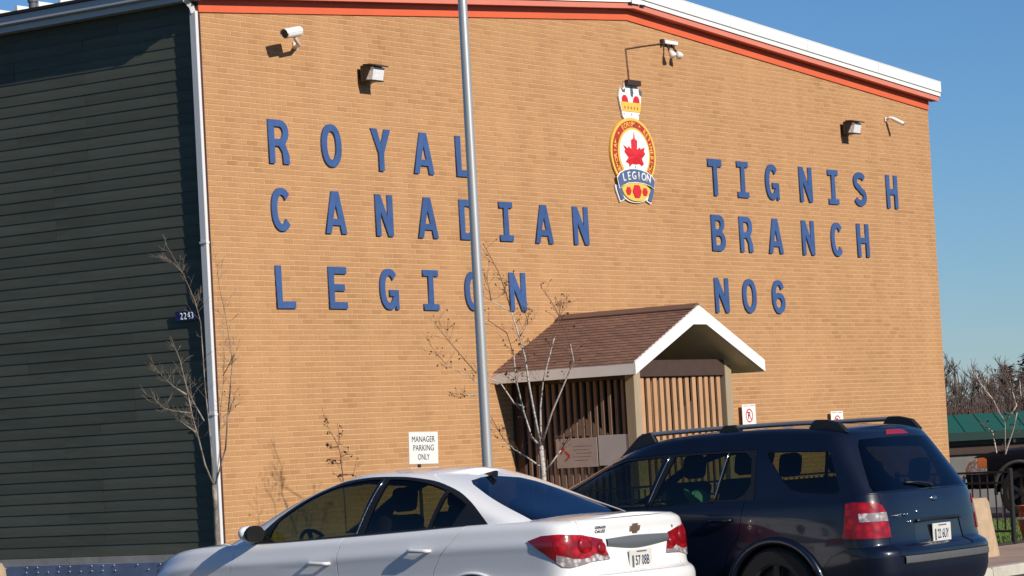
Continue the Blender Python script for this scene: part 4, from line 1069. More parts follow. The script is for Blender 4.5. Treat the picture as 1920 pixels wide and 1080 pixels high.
# ------------------------------------------------------------------ bare trees and conifers behind
def bare_tree(bmT, bmC, x, y, z0, h, rnd, spread, n1, n2, tw=0.016):
    top = Vector((x + rnd.uniform(-.2, .2), y + rnd.uniform(-.2, .2), z0 + h * 0.86))
    base = Vector((x, y, z0 - .05)); mid = base.lerp(top, .5) + Vector((rnd.uniform(-.15, .15), rnd.uniform(-.15, .15), 0))
    tube(bmT, [base, mid, top], [0.028 * h ** .8, 0.018 * h ** .8, 0.008], 6)
    for i in range(n1):
        t = rnd.uniform(0.12, 0.95); p = base.lerp(mid, t * 2) if t < .5 else mid.lerp(top, t * 2 - 1)
        a = rnd.uniform(0, 6.283); L = spread * (1.15 - t) * rnd.uniform(.6, 1.2) + .35
        d = Vector((math.cos(a), math.sin(a), rnd.uniform(.5, 1.5))).normalized()
        e = p + d * L; m_ = p + d * L * .5 + Vector((0, 0, -.05 * L))
        tube(bmT, [p, m_, e], [tw * 1.1, tw * .8, tw * .45], 4, False)
        for j in range(n2):
            s_ = rnd.uniform(.2, 1.0); q = p.lerp(e, s_)
            dd = (d + Vector((rnd.uniform(-1, 1), rnd.uniform(-1, 1), rnd.uniform(0, 1.3))) * .9).normalized(); l2 = L * rnd.uniform(.3, .75)
            f = q + dd * l2
            tube(bmC, [q, f], [tw * .6, tw * .3], 3, False)
            for _k in range(2):
                g_ = q.lerp(f, rnd.uniform(.3, .9)); d3 = (dd + Vector((rnd.uniform(-1, 1), rnd.uniform(-1, 1), rnd.uniform(-.3, 1))) * .8).normalized()
                tube(bmC, [g_, g_ + d3 * l2 * .55], [tw * .45, tw * .25], 3, False)
VD = Vector((fwd.x, fwd.y, 0)).normalized(); VR = Vector((rgt.x, rgt.y, 0))
def far(t, lat): 
    p = Vector((camp.x, camp.y, 0)) + VD * t + VR * lat
    return p.x, p.y
rt = random.Random(21)
spec = []
for k in range(22):
    t = rt.uniform(76, 104); lat = (1740 + 13.0 * k + rt.uniform(-6, 6) - 960) / 5470 * t
    pxl = 1740 + 13.0 * k
    tall = 5.5 if pxl < 1835 else 4.9
    spec.append((t, lat, tall * rt.uniform(.80, 1.03), pxl))
for i, (t, lat, h, pxl) in enumerate(spec):
    x, y = far(t, lat)
    red = pxl > 1838
    lab = 'bare reddish brown tree behind the green roof, right of the hall' if red else 'bare grey brown tree behind the green roof, nearest the hall'
    root = thing('bare_tree', lab, 'tree', (x, y, -1.17), 'bare reddish trees beyond the shelter' if red else 'bare grey trees beyond the shelter')
    bT, bC = bmesh.new(), bmesh.new()
    bare_tree(bT, bC, 0, 0, 0, h, random.Random(100 + i), 1.15, 26, 6, 0.017)
    obj('trunk', bT, M['far_bark'], root); obj('crown', bC, M['far_red'] if red else M['far_twig'], root, fix=False, kind='stuff')
# undergrowth between the trees
bC = bmesh.new()
for k in range(3600):
    t = rt.uniform(74, 108); lat = (rt.uniform(1715, 2060) - 960) / 5470 * t
    x, y = far(t, lat); h = rt.uniform(1.6, 3.6)
    e = Vector((x + rt.uniform(-.5, .5), y + rt.uniform(-.5, .5), -1.17 + h))
    tube(bC, [Vector((x, y, -1.2)), Vector((x, y, -1.2)).lerp(e, .6) + Vector((rt.uniform(-.1, .1), rt.uniform(-.1, .1), 0)), e], [0.022, 0.018, 0.007], 3, False)
obj('undergrowth', bC, M['far_red'], fix=False, kind='stuff')
def conifer(t, px, h, label):
    x, y = far(t, (px - 960) / 5470 * t); rnd = random.Random(px)
    root = thing('conifer', label, 'tree', (x, y, -1.17), None)
    b_ = bmesh.new(); tube(b_, [(0, 0, -.05), (0, 0, h * .97)], [0.10, 0.01], 8); obj('trunk', b_, M['far_bark'], root)
    b_ = bmesh.new()
    for k in range(900):
        u = rnd.random() ** .8; z = h * (.18 + .80 * u); R = (1 - u) * 1.25 + .12
        a = rnd.uniform(0, 6.283); r = R * rnd.uniform(.25, 1.05)
        p = Vector((r * math.cos(a), r * math.sin(a), z - r * .25)); s_ = rnd.uniform(.09, .22)
        d = Vector((math.cos(a), math.sin(a), rnd.uniform(-.5, .3))); sd = Vector((-math.sin(a), math.cos(a), rnd.uniform(-.3, .3))) * .5
        b_.faces.new([b_.verts.new(q) for q in (p - sd * s_, p + sd * s_, p + d * s_ * 1.3)])
    obj('crown', b_, M['conifer'], root, fix=False, kind='stuff')
conifer(100, 1877, 4.75, 'dark conifer whose top pokes above the brown trees at far right')
conifer(98, 1917, 5.15, 'taller dark conifer cut by the right edge of the photo')

# woods added out of the frame, to darken what the car paint reflects
rw = random.Random(77); wb = bmesh.new()
def wood_tree(x, y):
    h = rw.uniform(7, 12); z0 = gz(x, y)
    for k in range(70):
        u = rw.random() ** .8; z = z0 + h * (.08 + .9 * u); R = (1 - u) * 2.4 + .2
        a = rw.uniform(0, 6.283); r = R * rw.uniform(.3, 1.05); p = Vector((x + r * math.cos(a), y + r * math.sin(a), z)); s_ = rw.uniform(.5, 1.1)
        dd = Vector((math.cos(a), math.sin(a), rw.uniform(-.6, .1))); sd = Vector((-math.sin(a), math.cos(a), rw.uniform(-.3, .3))) * .6
        wb.faces.new([wb.verts.new(q) for q in (p - sd * s_, p + sd * s_, p + dd * s_ * 1.3)])
for k in range(90): wood_tree(rw.uniform(-130, 90), rw.uniform(-112, -92))
for k in range(70): wood_tree(rw.uniform(-95, -62), rw.uniform(-60, 90))
obj('unseen_woods', wb, M['conifer'], fix=False, kind='stuff')
# ------------------------------------------------------------------ vehicle shells
def lerp_pts(pts, x):
    # smooth monotone (pchip-like) interpolation through (x, y) pairs
    n=len(pts)
    if x<=pts[0][0]: return pts[0][1]
    if x>=pts[-1][0]: return pts[-1][1]
    for i in range(n-1):
        if pts[i][0]<=x<=pts[i+1][0]: break
    def d(k): return (pts[k+1][1]-pts[k][1])/(pts[k+1][0]-pts[k][0])
    def m(k):
        if k==0: return d(0)
        if k==n-1: return d(n-2)
        a,b=d(k-1),d(k)
        return 0 if a*b<=0 else 2*a*b/(a+b)
    h=pts[i+1][0]-pts[i][0]; t=(x-pts[i][0])/h
    y0,y1,m0,m1=pts[i][1],pts[i+1][1],m(i)*h,m(i+1)*h
    return (2*t**3-3*t*t+1)*y0+(t**3-2*t*t+t)*m0+(-2*t**3+3*t*t)*y1+(t**3-t*t)*m1
def outline(xr,xf,w,rx,nr,fx,nf,bow,n=(36,48,14)):
    # half plan outline from the rear centre (y = 0) round the left side to the front centre
    L=xf-xr; xm=(xr+xf)/2
    def side(x): return w*(1-bow*((x-xm)/(L/2))**2)
    out=[]
    wr=side(xr+rx); wf=side(xf-fx)
    for i in range(n[0]):
        a=math.pi/2*i/n[0]
        out.append((xr+rx*(1-math.cos(a)**(2/nr)), wr*math.sin(a)**(2/nr)))
    for i in range(n[1]+1):
        x=xr+rx+(xf-fx-xr-rx)*i/n[1]
        out.append((x,side(x)))
    for i in range(1,n[2]+1):
        a=math.pi/2*(1-i/n[2])
        out.append((xf-fx*(1-math.cos(a)**(2/nf)) if i<n[2] else xf, wf*math.sin(a)**(2/nf) if i<n[2] else 0.0))
    return out
def hull_grid(levels, zlow, zhigh, rows):
    # levels: list of (tau, xr, xf, w, rx, nr, fx, nf, bow); returns rows x cols of (x, y, z)
    grid=[]
    for j in range(rows+1):
        t=j/rows
        q=[lerp_pts([(l[0],l[k]) for l in levels],t) for k in range(1,9)]
        o=outline(*q)
        grid.append([(x,y,zlow(x)+t*(zhigh(x)-zlow(x))) for x,y in o])
    return grid
def arc_u(row):
    u=[0.0]
    for a,b in zip(row,row[1:]): u.append(u[-1]+math.hypot(b[0]-a[0],b[1]-a[1]))
    return u
HF=lambda *p: (lambda x: lerp_pts(list(p),x))
class Shell:
    """closed loop of hull columns x rows; can be cut along outlines drawn on its side, its unrolled rear or its top"""
    def __init__(s, levels, zlo, zhi, rows, crown, crown_rows=(0.94, 0.84, 0.68, 0.48, 0.25, 0.0)):
        g = hull_grid(levels, zlo, zhi, rows)
        half = len(g[0]); ref = arc_u(g[int(len(g) * .7)])
        s.bm = bm = bmesh.new()
        s.U = bm.verts.layers.float.new('u'); s.CO = bm.verts.layers.float_vector.new('co3')
        s.ID = bm.faces.layers.int.new('rid'); s.KIND = bm.faces.layers.int.new('kind')
        allrows = [[(x, y, z) for x, y, z in r] for r in g]
        top = g[-1]
        for k in crown_rows:
            allrows.append([(x, y * k, z + crown * (1 - k * k)) for x, y, z in top])
        grid = []
        for j, r in enumerate(allrows):
            last = j == len(allrows) - 1
            L, R = [], []
            for i, (x, y, z) in enumerate(r):
                v = bm.verts.new((x, y, z)); v[s.U] = ref[i]; L.append(v)
                if i in (0, half - 1) or last: R.append(v)
                else:
                    w = bm.verts.new((x, -y, z)); w[s.U] = -ref[i]; R.append(w)
            grid.append((L, R))
        for j in range(len(grid) - 1):
            for side in (0, 1):
                A, B = grid[j][side], grid[j + 1][side]
                for i in range(half - 1):
                    q = [A[i], A[i + 1], B[i + 1], B[i]] if side else [A[i + 1], A[i], B[i], B[i + 1]]
                    qq = []
                    for v in q:
                        if v not in qq: qq.append(v)
                    if len(qq) < 3: continue
                    try: f = bm.faces.new(qq)
                    except ValueError: continue
                    f[s.KIND] = 0 if j < rows else 1
        bm.normal_update()
        s.half = half
    def cut(s, poly, rid, proj, filt, only=None):
        """mark the faces inside poly (2-D, in proj coordinates) after cutting the mesh along it"""
        bm, CO, U, ID = s.bm, s.CO, s.U, s.ID
        for v in bm.verts: v[CO] = v.co
        faces = [f for f in bm.faces if filt(f, s) and (only is None or f[ID] in only)]
        fv = {v for f in faces for v in f.verts}
        for v in fv:
            a, b = proj(v, s); v.co = (a, b, 0)
        n = len(poly)
        live = set(faces)
        xs0, xs1 = min(p[0] for p in poly), max(p[0] for p in poly); ys0, ys1 = min(p[1] for p in poly), max(p[1] for p in poly)
        for i in range(n):
            p, q = poly[i], poly[(i + 1) % n]
            dx, dy = q[0] - p[0], q[1] - p[1]
            if math.hypot(dx, dy) < 1e-6: continue
            e = 0.004
            bx0, bx1, by0, by1 = min(p[0], q[0]) - e, max(p[0], q[0]) + e, min(p[1], q[1]) - e, max(p[1], q[1]) + e
            sel = []
            for f in live:
                vx = [v.co.x for v in f.verts]; vy = [v.co.y for v in f.verts]
                if max(vx) < bx0 or min(vx) > bx1 or max(vy) < by0 or min(vy) > by1: continue
                sel.append(f)
            if not sel: continue
            geom = list({e_ for f in sel for e_ in f.edges}) + sel + list({v for f in sel for v in f.verts})
            before = set(bm.faces)
            r = bmesh.ops.bisect_plane(bm, geom=geom, dist=1e-5, plane_co=(p[0], p[1], 0), plane_no=(dy, -dx, 0))
            live = {f for f in live if f.is_valid} | {g for g in r['geom'] if isinstance(g, bmesh.types.BMFace)}
            fv |= {v for f in live for v in f.verts}
        def inside(a, b):
            c = False; j = n - 1
            for i in range(n):
                if (poly[i][1] > b) != (poly[j][1] > b) and a < (poly[j][0] - poly[i][0]) * (b - poly[i][1]) / (poly[j][1] - poly[i][1]) + poly[i][0]: c = not c
                j = i
            return c
        hit = 0
        for f in live:
            k = len(f.verts); a = sum(v.co.x for v in f.verts) / k; b = sum(v.co.y for v in f.verts) / k
            if inside(a, b): f[ID] = rid; hit += 1
        for v in bm.verts:
            if v.is_valid: v.co = v[CO]
        bm.normal_update()
        return hit
    def verts_normals(s): s.bm.normal_update()
    def part(s, name, rid, material, parent, gap=0.0, push=0.0, smooth=True, skirt=0.0, **props):
        ids = rid if isinstance(rid, (set, tuple, list)) else (rid,)
        fs = [f for f in s.bm.faces if f[s.ID] in ids]
        if not fs: return None
        vm, verts, nrm = {}, [], []
        for f in fs:
            for v in f.verts:
                if v not in vm: vm[v] = len(verts); verts.append(v.co.copy()); nrm.append(v.normal.copy())
        polys = [[vm[v] for v in f.verts] for f in fs]
        fset = set(fs)
        move = {}
        bedges = []
        for f in fs:
            for e in f.edges:
                if len([g for g in e.link_faces if g in fset]) == 1:
                    a, b = e.verts; bedges.append((f, vm[a], vm[b]))
                    d = (b.co - a.co); m_ = (a.co + b.co) / 2
                    if d.length < 1e-7: continue
                    iw = f.normal.cross(d).normalized()
                    if iw.dot(f.calc_center_median() - m_) < 0: iw = -iw
                    for v in (a, b): move.setdefault(vm[v], []).append(iw)
        out = [p.copy() for p in verts]
        if push:
            for i in range(len(out)): out[i] += nrm[i] * push
        if gap:
            for i, l in move.items():
                d = Vector((0, 0, 0))
                for w in l: d += w
                if d.length > 1e-6: out[i] += d.normalized() * gap
        if skirt:
            base = len(out); idx = {}
            for f, a, b in bedges:
                for k in (a, b):
                    if k not in idx: idx[k] = len(out); out.append(out[k] - nrm[k] * skirt)
                seq = [v for v in f.verts]
                ia = [vm[v] for v in seq]; pa = ia.index(a); nxt = ia[(pa + 1) % len(ia)]
                a2, b2 = (a, b) if nxt == b else (b, a)
                polys.append([b2, a2, idx[a2], idx[b2]])
        me = bpy.data.meshes.new(name)
        me.from_pydata(out, [], polys)
        me.materials.append(material)
        for p in me.polygons: p.use_smooth = smooth
        if smooth: me.set_sharp_from_angle(angle=math.radians(62))
        me.validate()
        return link(name, me, parent, **props)
    def liner(s, name, skip, d, material, parent):
        fs = [f for f in s.bm.faces if f[s.ID] not in skip]
        vm, out, polys = {}, [], []
        for f in fs:
            for v in f.verts:
                if v not in vm: vm[v] = len(out); out.append(v.co - v.normal * d)
            polys.append([vm[v] for v in f.verts])
        me = bpy.data.meshes.new(name); me.from_pydata(out, [], polys); me.materials.append(material); me.validate()
        return link(name, me, parent)
    def tree(s):
        return BVHTree.FromBMesh(s.bm)
SIDE = lambda v, s: (v.co.x, v.co.z)
REAR = lambda v, s: (v[s.U], v.co.z)
TOP = lambda v, s: (v.co.x, v.co.y)
def fs_left(f, s): return f.calc_center_median().y > 0.03 and f[s.KIND] == 0
def fs_right(f, s): return f.calc_center_median().y < -0.03 and f[s.KIND] == 0
def f_rear(xmax): return lambda f, s: f.calc_center_median().x < xmax and f[s.KIND] == 0
def f_top(f, s): return f[s.KIND] == 1
def both(sh, poly, rid, only=None):
    sh.cut(poly, rid, SIDE, fs_left, only); sh.cut(poly, rid, SIDE, fs_right, only)
def mirror(poly): return [(-a, b) for a, b in poly][::-1]
def circle2(cx, cz, r, n=40, a0=0, a1=360):
    return [(cx + r * math.cos(math.radians(a0 + (a1 - a0) * i / n)), cz + r * math.sin(math.radians(a0 + (a1 - a0) * i / n))) for i in range(n if a1 - a0 >= 360 else n + 1)]
def wheel(parent, x, y, r, w, spokes, side, rim=None):
    """tyre > rim, spokes, hub"""
    rim = rim or M['alloy']
    b_ = bmesh.new(); lathe(b_, [(r * .64, -w / 2), (r * .90, -w / 2 - .004), (r * .98, -w / 2 + .02), (r, -w / 4), (r, w / 4), (r * .98, w / 2 - .02), (r * .90, w / 2 + .004), (r * .64, w / 2), (r * .62, 0), (r * .64, -w / 2)], 40)
    xform(b_, Matrix.Rotation(math.pi / 2 * (-side), 4, 'X'))
    ty = obj('wheel', b_, M['tyre'], parent, smooth=True, angle=40, loc=(x, y, r))
    b_ = bmesh.new(); lathe(b_, [(r * .655, w * .30), (r * .645, w * .44), (r * .60, w * .42), (r * .58, w * .05), (r * .10, w * .02), (0, w * .02)], 36)
    xform(b_, Matrix.Rotation(math.pi / 2 * (-side), 4, 'X')); obj('rim', b_, rim, ty, smooth=True, angle=40)
    b_ = bmesh.new()
    for k in range(spokes):
        q = bmesh.new(); prism(q, [(-.03, r * .06), (.03, r * .06), (.024, r * .61), (-.024, r * .61)], w * .26, w * .40, 'z')
        xform(q, Matrix.Rotation(2 * math.pi * k / spokes, 4, 'Z')); merge(b_, q)
    lathe(b_, [(r * .15, w * .25), (r * .15, w * .42), (0, w * .44)], 20)
    xform(b_, Matrix.Rotation(math.pi / 2 * (-side), 4, 'X')); obj('spokes', b_, rim, ty)
    return ty
def seat(parent, x, y, z, w=0.50, hr=True, mt=None, back=0.62):
    mt = mt or M['seat_cloth']
    s_ = obj('seat', bbox(x - .02, x + .48, y - w / 2, y + w / 2, z, z + .16, .04, 2), mt, parent, smooth=True, angle=50)
    b_ = bbox(-.06, .06, -w / 2, w / 2, 0, back, .045, 2); xform(b_, Matrix.Translation((x - .02, y, z + .12)) @ Matrix.Rotation(-0.32, 4, 'Y')); obj('backrest', b_, mt, s_, smooth=True, angle=50)
    if hr:
        for yy in ((0,) if w < .7 else (-.40, .40)):
            b_ = bbox(-.05, .05, -.13, .13, 0, .19, .045, 2); xform(b_, Matrix.Translation((x - .02 - math.sin(.32) * (back + .06), y + yy, z + .12 + math.cos(.32) * (back + .03))) @ Matrix.Rotation(-0.15, 4, 'Y')); obj('headrest', b_, mt, s_, smooth=True, angle=50)
    return s_
def steering(parent, x, y, z):
    b_ = bmesh.new(); n = 28; ring = [(0.18 * math.cos(2 * math.pi * k / n), 0.18 * math.sin(2 * math.pi * k / n), 0) for k in range(n + 1)]
    tube(b_, ring, 0.016, 6, False); tube(b_, [(-.17, 0, 0), (0, 0, -.04), (.17, 0, 0)], .02, 5); tube(b_, [(0, 0, -.03), (0, -.17, 0)], .02, 5)
    xform(b_, Matrix.Translation((x, y, z)) @ Matrix.Rotation(-math.radians(62), 4, 'Y')); obj('steering_wheel', b_, M['black_plastic'], parent, smooth=True)
def patch_on(tree, pts, cast, off, depth=0.0):
    """project a 2-D outline onto the shell along a direction"""
    out = []
    for p in pts:
        o_, d_ = cast(p); h = tree.ray_cast(o_, d_)
        out.append((h[0], h[1]) if h[0] is not None else (o_, -d_))
    return out
def on_rear(tree, y, z):
    h = tree.ray_cast(Vector((-1.0, y, z)), Vector((1, 0, 0)))
    return h[0] if h[0] is not None else Vector((0.1, y, z)), (h[1] if h[0] is not None else Vector((-1, 0, 0)))
def rear_matrix(tree, y, z, off=0.0, tilt=True):
    """frame on the rear face: local X runs to the car's right, local Y into the car, Z up (text_bm faces -Y)"""
    p, n = on_rear(tree, y, z)
    if n.x > 0: n = -n
    yv = -n; xv = Vector((0, -1, 0)); xv = (xv - yv * xv.dot(yv)).normalized(); zv = xv.cross(yv)
    if zv.z < 0: zv = -zv
    mm = Matrix((xv, yv, zv)).transposed().to_4x4(); mm.translation = p + n * off
    return mm
def side_point(tree, x, z, side):
    h = tree.ray_cast(Vector((x, side * 3, z)), Vector((0, -side, 0)))
    return (h[0], h[1]) if h[0] is not None else (Vector((x, side * .9, z)), Vector((0, side, 0)))
def door_handle(parent, tree, x0, x1, z0, z1, side, mt):
    a, _ = side_point(tree, x0, z0, side); b, _ = side_point(tree, x1, z1, side)
    o = Vector((0, side * .034, 0)); i_ = Vector((0, side * -.004, 0))
    b_ = bmesh.new(); tube(b_, [a + i_, a + o * .85 + (b - a) * .06, a.lerp(b, .2) + o, a.lerp(b, .8) + o, b + o * .85 - (b - a) * .06, b + i_], [.012, .015, .016, .016, .015, .012], 8)
    for v in b_.verts: pass
    obj('handle', b_, mt, parent, smooth=True)
def arch_lip(parent, tree, cx, cz, r, side, mt, th=.016, a0=-8, a1=188, name='wheel_arch', out=.004):
    pts = []
    for k in range(33):
        a = math.radians(a0 + (a1 - a0) * k / 32); x, z = cx + r * math.cos(a), cz + r * math.sin(a)
        p, n = side_point(tree, x + .012 * math.cos(a), z + .012 * math.sin(a), side); pts.append(Vector((x, p.y + side * out, z)))
    b_ = bmesh.new(); tube(b_, pts, th, 8); obj(name, b_, mt, parent, smooth=True)
def arch_well(parent, cx, r, y_in, y_out, side, zc):
    b_ = bmesh.new(); n = 24
    A = [b_.verts.new((cx + r * math.cos(math.pi * k / n), side * y_out, zc + r * math.sin(math.pi * k / n))) for k in range(n + 1)]
    B = [b_.verts.new((cx + r * math.cos(math.pi * k / n), side * y_in, zc + r * math.sin(math.pi * k / n))) for k in range(n + 1)]
    for k in range(n): b_.faces.new((A[k], A[k + 1], B[k + 1], B[k]))
    b_.faces.new(B); obj('wheel_well', b_, M['lining'], parent)
def plate_on(parent, tree, y, z, text, w=.30, h=.15, off=.012):
    mtx = rear_matrix(tree, y, z, off)
    mtx = Matrix.Translation(mtx.translation) @ Matrix.Rotation(-math.pi / 2, 4, 'Z')
    b_ = bbox(-w / 2, w / 2, -.006, .006, -h / 2, h / 2, .004); xform(b_, mtx); pl = obj('licence_plate', b_, M['plate_white'], parent)
    b_ = text_bm(text, h * .50, .001, .012, w * .62); xform(b_, mtx @ Matrix.Translation((w * .05, -.0065, -h * .04))); obj('plate_lettering', b_, M['number_blue'], pl, kind='stuff')
    b_ = bmesh.new(); box(b_, -w * .42, -w * .33, -.0072, -.0062, -h * .38, h * .22); box(b_, -w * .2, w * .25, -.0072, -.0062, h * .36, h * .43); xform(b_, mtx); obj('plate_marks', b_, M['slate'], pl, kind='stuff')
    return pl

# ------------------------------------------------------------------ white sedan
SB=[(0,.08,4.56,.81,.40,3.4,.55,2.6,.05),(.12,.00,4.64,.875,.40,3.6,.6,2.6,.04),(.26,-.03,4.68,.892,.40,3.8,.7,2.5,.035),(.42,-.03,4.69,.892,.40,3.8,.75,2.4,.035),
    (.485,-.015,4.68,.888,.40,3.8,.75,2.4,.035),(.535,.055,4.67,.885,.38,4.2,.8,2.4,.03),(.75,.085,4.63,.897,.36,4.6,.85,2.4,.03),(.79,.089,4.61,.902,.36,4.6,.86,2.4,.03),(.81,.091,4.60,.901,.36,4.6,.87,2.4,.03),(.88,.10,4.56,.886,.36,4.6,.9,2.4,.035),(.96,.095,4.51,.866,.38,4.2,.9,2.4,.04),(1,.12,4.45,.832,.40,3.6,.9,2.4,.05)]
sb_lo=HF((0,.24),(.5,.2),(4.1,.19),(4.6,.24))
sb_hi=HF((0,1.045),(.5,1.05),(.9,1.045),(1.6,1.015),(2.3,.985),(3.0,.96),(3.4,.953),(3.8,.935),(4.15,.875),(4.4,.79),(4.7,.68))
SG=[(0,.43,3.74,.805,.58,4.6,.70,3.6,.04),(.25,.63,3.50,.78,.58,4.8,.66,3.6,.04),(.5,.87,3.24,.745,.56,4.8,.62,3.6,.045),(.75,1.14,2.94,.69,.52,4.4,.58,3.2,.06),(.92,1.37,2.65,.63,.48,3.6,.54,2.8,.08),(1,1.50,2.46,.575,.38,3,.42,2.6,.07)]
sg_lo=lambda x: sb_hi(x)-.02
sg_hi=HF((.4,1.30),(1.0,1.37),(1.4,1.425),(1.8,1.452),(2.1,1.458),(2.5,1.44),(3.0,1.38),(3.6,1.25))
UB=[(0,.12,4.95,.84,.35,4,.5,2.8,.03),(.10,.03,5.02,.90,.38,4,.55,2.8,.03),(.25,.0,5.06,.925,.40,4,.6,2.7,.03),(.40,.0,5.08,.935,.40,4,.65,2.6,.03),(.46,.02,5.07,.935,.40,4,.65,2.6,.03),(.50,.085,5.05,.935,.36,4,.7,2.6,.03),(.70,.105,5.0,.93,.36,4,.75,2.5,.035),(.90,.13,4.9,.92,.36,4,.8,2.5,.04),(1,.15,4.8,.90,.36,4,.85,2.5,.045)]
ub_lo=HF((0,.32),(.6,.26),(4.4,.25),(5.1,.3))
ub_hi=HF((0,1.11),(1.0,1.10),(2.0,1.08),(3.0,1.06),(3.7,1.03),(4.4,.97),(4.8,.90),(5.1,.82))
UG=[(0,.15,3.95,.90,.34,4,.9,2.6,.045),(.3,.235,3.55,.862,.34,3.8,.85,2.6,.05),(.6,.325,3.15,.815,.34,3.6,.8,2.6,.05),(.85,.40,2.82,.765,.34,3.4,.7,2.6,.055),(.95,.43,2.66,.73,.34,3.2,.6,2.6,.06),(1,.48,2.5,.68,.34,3,.5,2.6,.07)]
ug_lo=lambda x: ub_hi(x)-.01
ug_hi=HF((.1,1.565),(.6,1.610),(1.2,1.637),(1.8,1.627),(2.4,1.582),(3.0,1.51),(4,1.35))
sed = thing('white_car', 'white four door sedan parked nose in, its rear towards the viewer', 'car', (-8.5, -11.65, 0.0), None, math.pi / 2)
S = Shell(SB, sb_lo, sb_hi, 44, .030)
B_DOORF, B_DOORR, B_LIDF, B_BUMP, B_TLL, B_TLR, B_TLCL, B_TLCR, B_HOLE, B_FUEL, B_LIDT, B_HOOD, B_TDL, B_TDR = range(1, 15)
bumper = [(-1.60, .20), (1.60, .20), (1.52, .36), (1.30, .60), (1.05, .655), (.62, .640), (-.62, .640), (-1.05, .655), (-1.30, .60), (-1.52, .36)]
S.cut(bumper, B_BUMP, REAR, f_rear(.95))
lid = [(-.60, .641), (.60, .641), (.615, .74), (.66, .86), (.69, .95), (.74, 1.03), (.78, 1.10), (-.78, 1.10), (-.74, 1.03), (-.69, .95), (-.66, .86), (-.615, .74)]
S.cut(lid, B_LIDF, REAR, f_rear(.45), (0,))
lamp = [(1.12, .915), (1.00, .950), (.868, .956), (.689, .943), (.447, .898), (.395, .748), (.52, .744), (.601, .742), (.669, .730), (.759, .716), (.815, .709), (.868, .718), (.93, .775)]
for sgn, ra, rb, rc in ((1, B_TLL, B_TLCL, B_TDL), (-1, B_TLR, B_TLCR, B_TDR)):
    P_ = lamp if sgn > 0 else mirror(lamp)
    S.cut(P_, ra, REAR, f_rear(.7), (0, B_LIDF, B_BUMP))
    clr = [(.36, .69), (.36, .778), (.48, .775), (.55, .80), (.63, .775), (.70, .768), (.78, .775), (.86, .80), (.90, .808), (.96, .80), (.96, .69)]
    dk = [(.92, .70), (.90, .80), (.92, .97), (1.2, .97), (1.2, .70)]
    S.cut(dk if sgn > 0 else mirror(dk), rc, REAR, f_rear(.7), (ra,))
    S.cut(clr if sgn > 0 else mirror(clr), rb, REAR, f_rear(.7), (ra,))
both(S, [(3.36, .30), (3.345, .74), (3.30, .90), (3.22, 1.2), (2.10, 1.2), (2.215, .98), (2.245, .86), (2.255, .30)], B_DOORF, (0,))
both(S, [(2.255, .30), (2.245, .86), (2.215, .98), (2.10, 1.2), (1.02, 1.2), (1.06, 1.03), (1.16, .92), (1.255, .83), (1.325, .72), (1.42, .46), (1.50, .30)], B_DOORR, (0,))
both(S, circle2(.985, .325, .362), B_HOLE, None); both(S, circle2(3.67, .325, .362), B_HOLE, None)
S.cut([(.02, -.70), (.02, .70), (.55, .66), (.55, -.66)], B_LIDT, TOP, f_top, (0,))
S.cut([(3.30, -.80), (3.30, .80), (4.30, .74), (4.72, .3), (4.72, -.3), (4.30, -.74)], B_HOOD, TOP, f_top, (0,))
T_ = S.tree()
W = M['car_white']
S.part('body', 0, W, sed, gap=.0005, skirt=.012)
S.part('bumper', B_BUMP, W, sed, gap=.0025, skirt=.012)
lidp = S.part('trunk_lid', (B_LIDF,), W, sed, gap=.0028, skirt=.012)
S.part('trunk_deck', (B_LIDT,), W, lidp, gap=.003, skirt=.012)
S.part('hood', B_HOOD, W, sed, gap=.003, skirt=.012)
for side, nm in ((1, fs_left), (-1, fs_right)):
    for rid, z_ in ((B_DOORF, 1), (B_DOORR, 2)):
        keep = {}
        for f in S.bm.faces:
            if f[S.ID] == rid and f.calc_center_median().y * side < 0: keep[f] = f[S.ID]; f[S.ID] = 99
        d_ = S.part('door', rid, W, sed, gap=.0042, skirt=.012)
        for f in keep: f[S.ID] = rid
        if rid == B_DOORF: door_handle(d_, T_, 2.32, 2.52, .795, .800, side, W)
        else: door_handle(d_, T_, 1.345, 1.545, .868, .873, side, W)
for a, b, c in ((B_TLL, B_TLCL, B_TDL), (B_TLR, B_TLCR, B_TDR)):
    tl = S.part('tail_light', (a,), M['lamp_red'], sed, gap=.001, push=.010, skirt=.03)
    S.part('dark_lens', (c,), M['lamp_dark_red'], tl, gap=.001, push=.009, skirt=.03)
    S.part('clear_lens', (b,), M['lamp_clear'], tl, gap=.001, push=.0085, skirt=.03)
S.liner('body_lining', {B_HOLE}, .016, M['lining'], sed)
# lamp surrounds: a thin dark seal and domed bulbs behind the lens
for sgn in (1, -1):
    for (u_y, zc, r) in ((.66, .865, .070), (.48, .832, .052)):
        mtx = rear_matrix(T_, sgn * u_y, zc, .009)
        b_ = bmesh.new(); lathe(b_, [(r, 0), (r * .92, .010), (r * .6, .017), (0, .020)], 22); xform(b_, mtx @ Matrix.Rotation(math.pi / 2, 4, 'X')); obj('lamp_dome', b_, M['lamp_red'], sed, smooth=True)
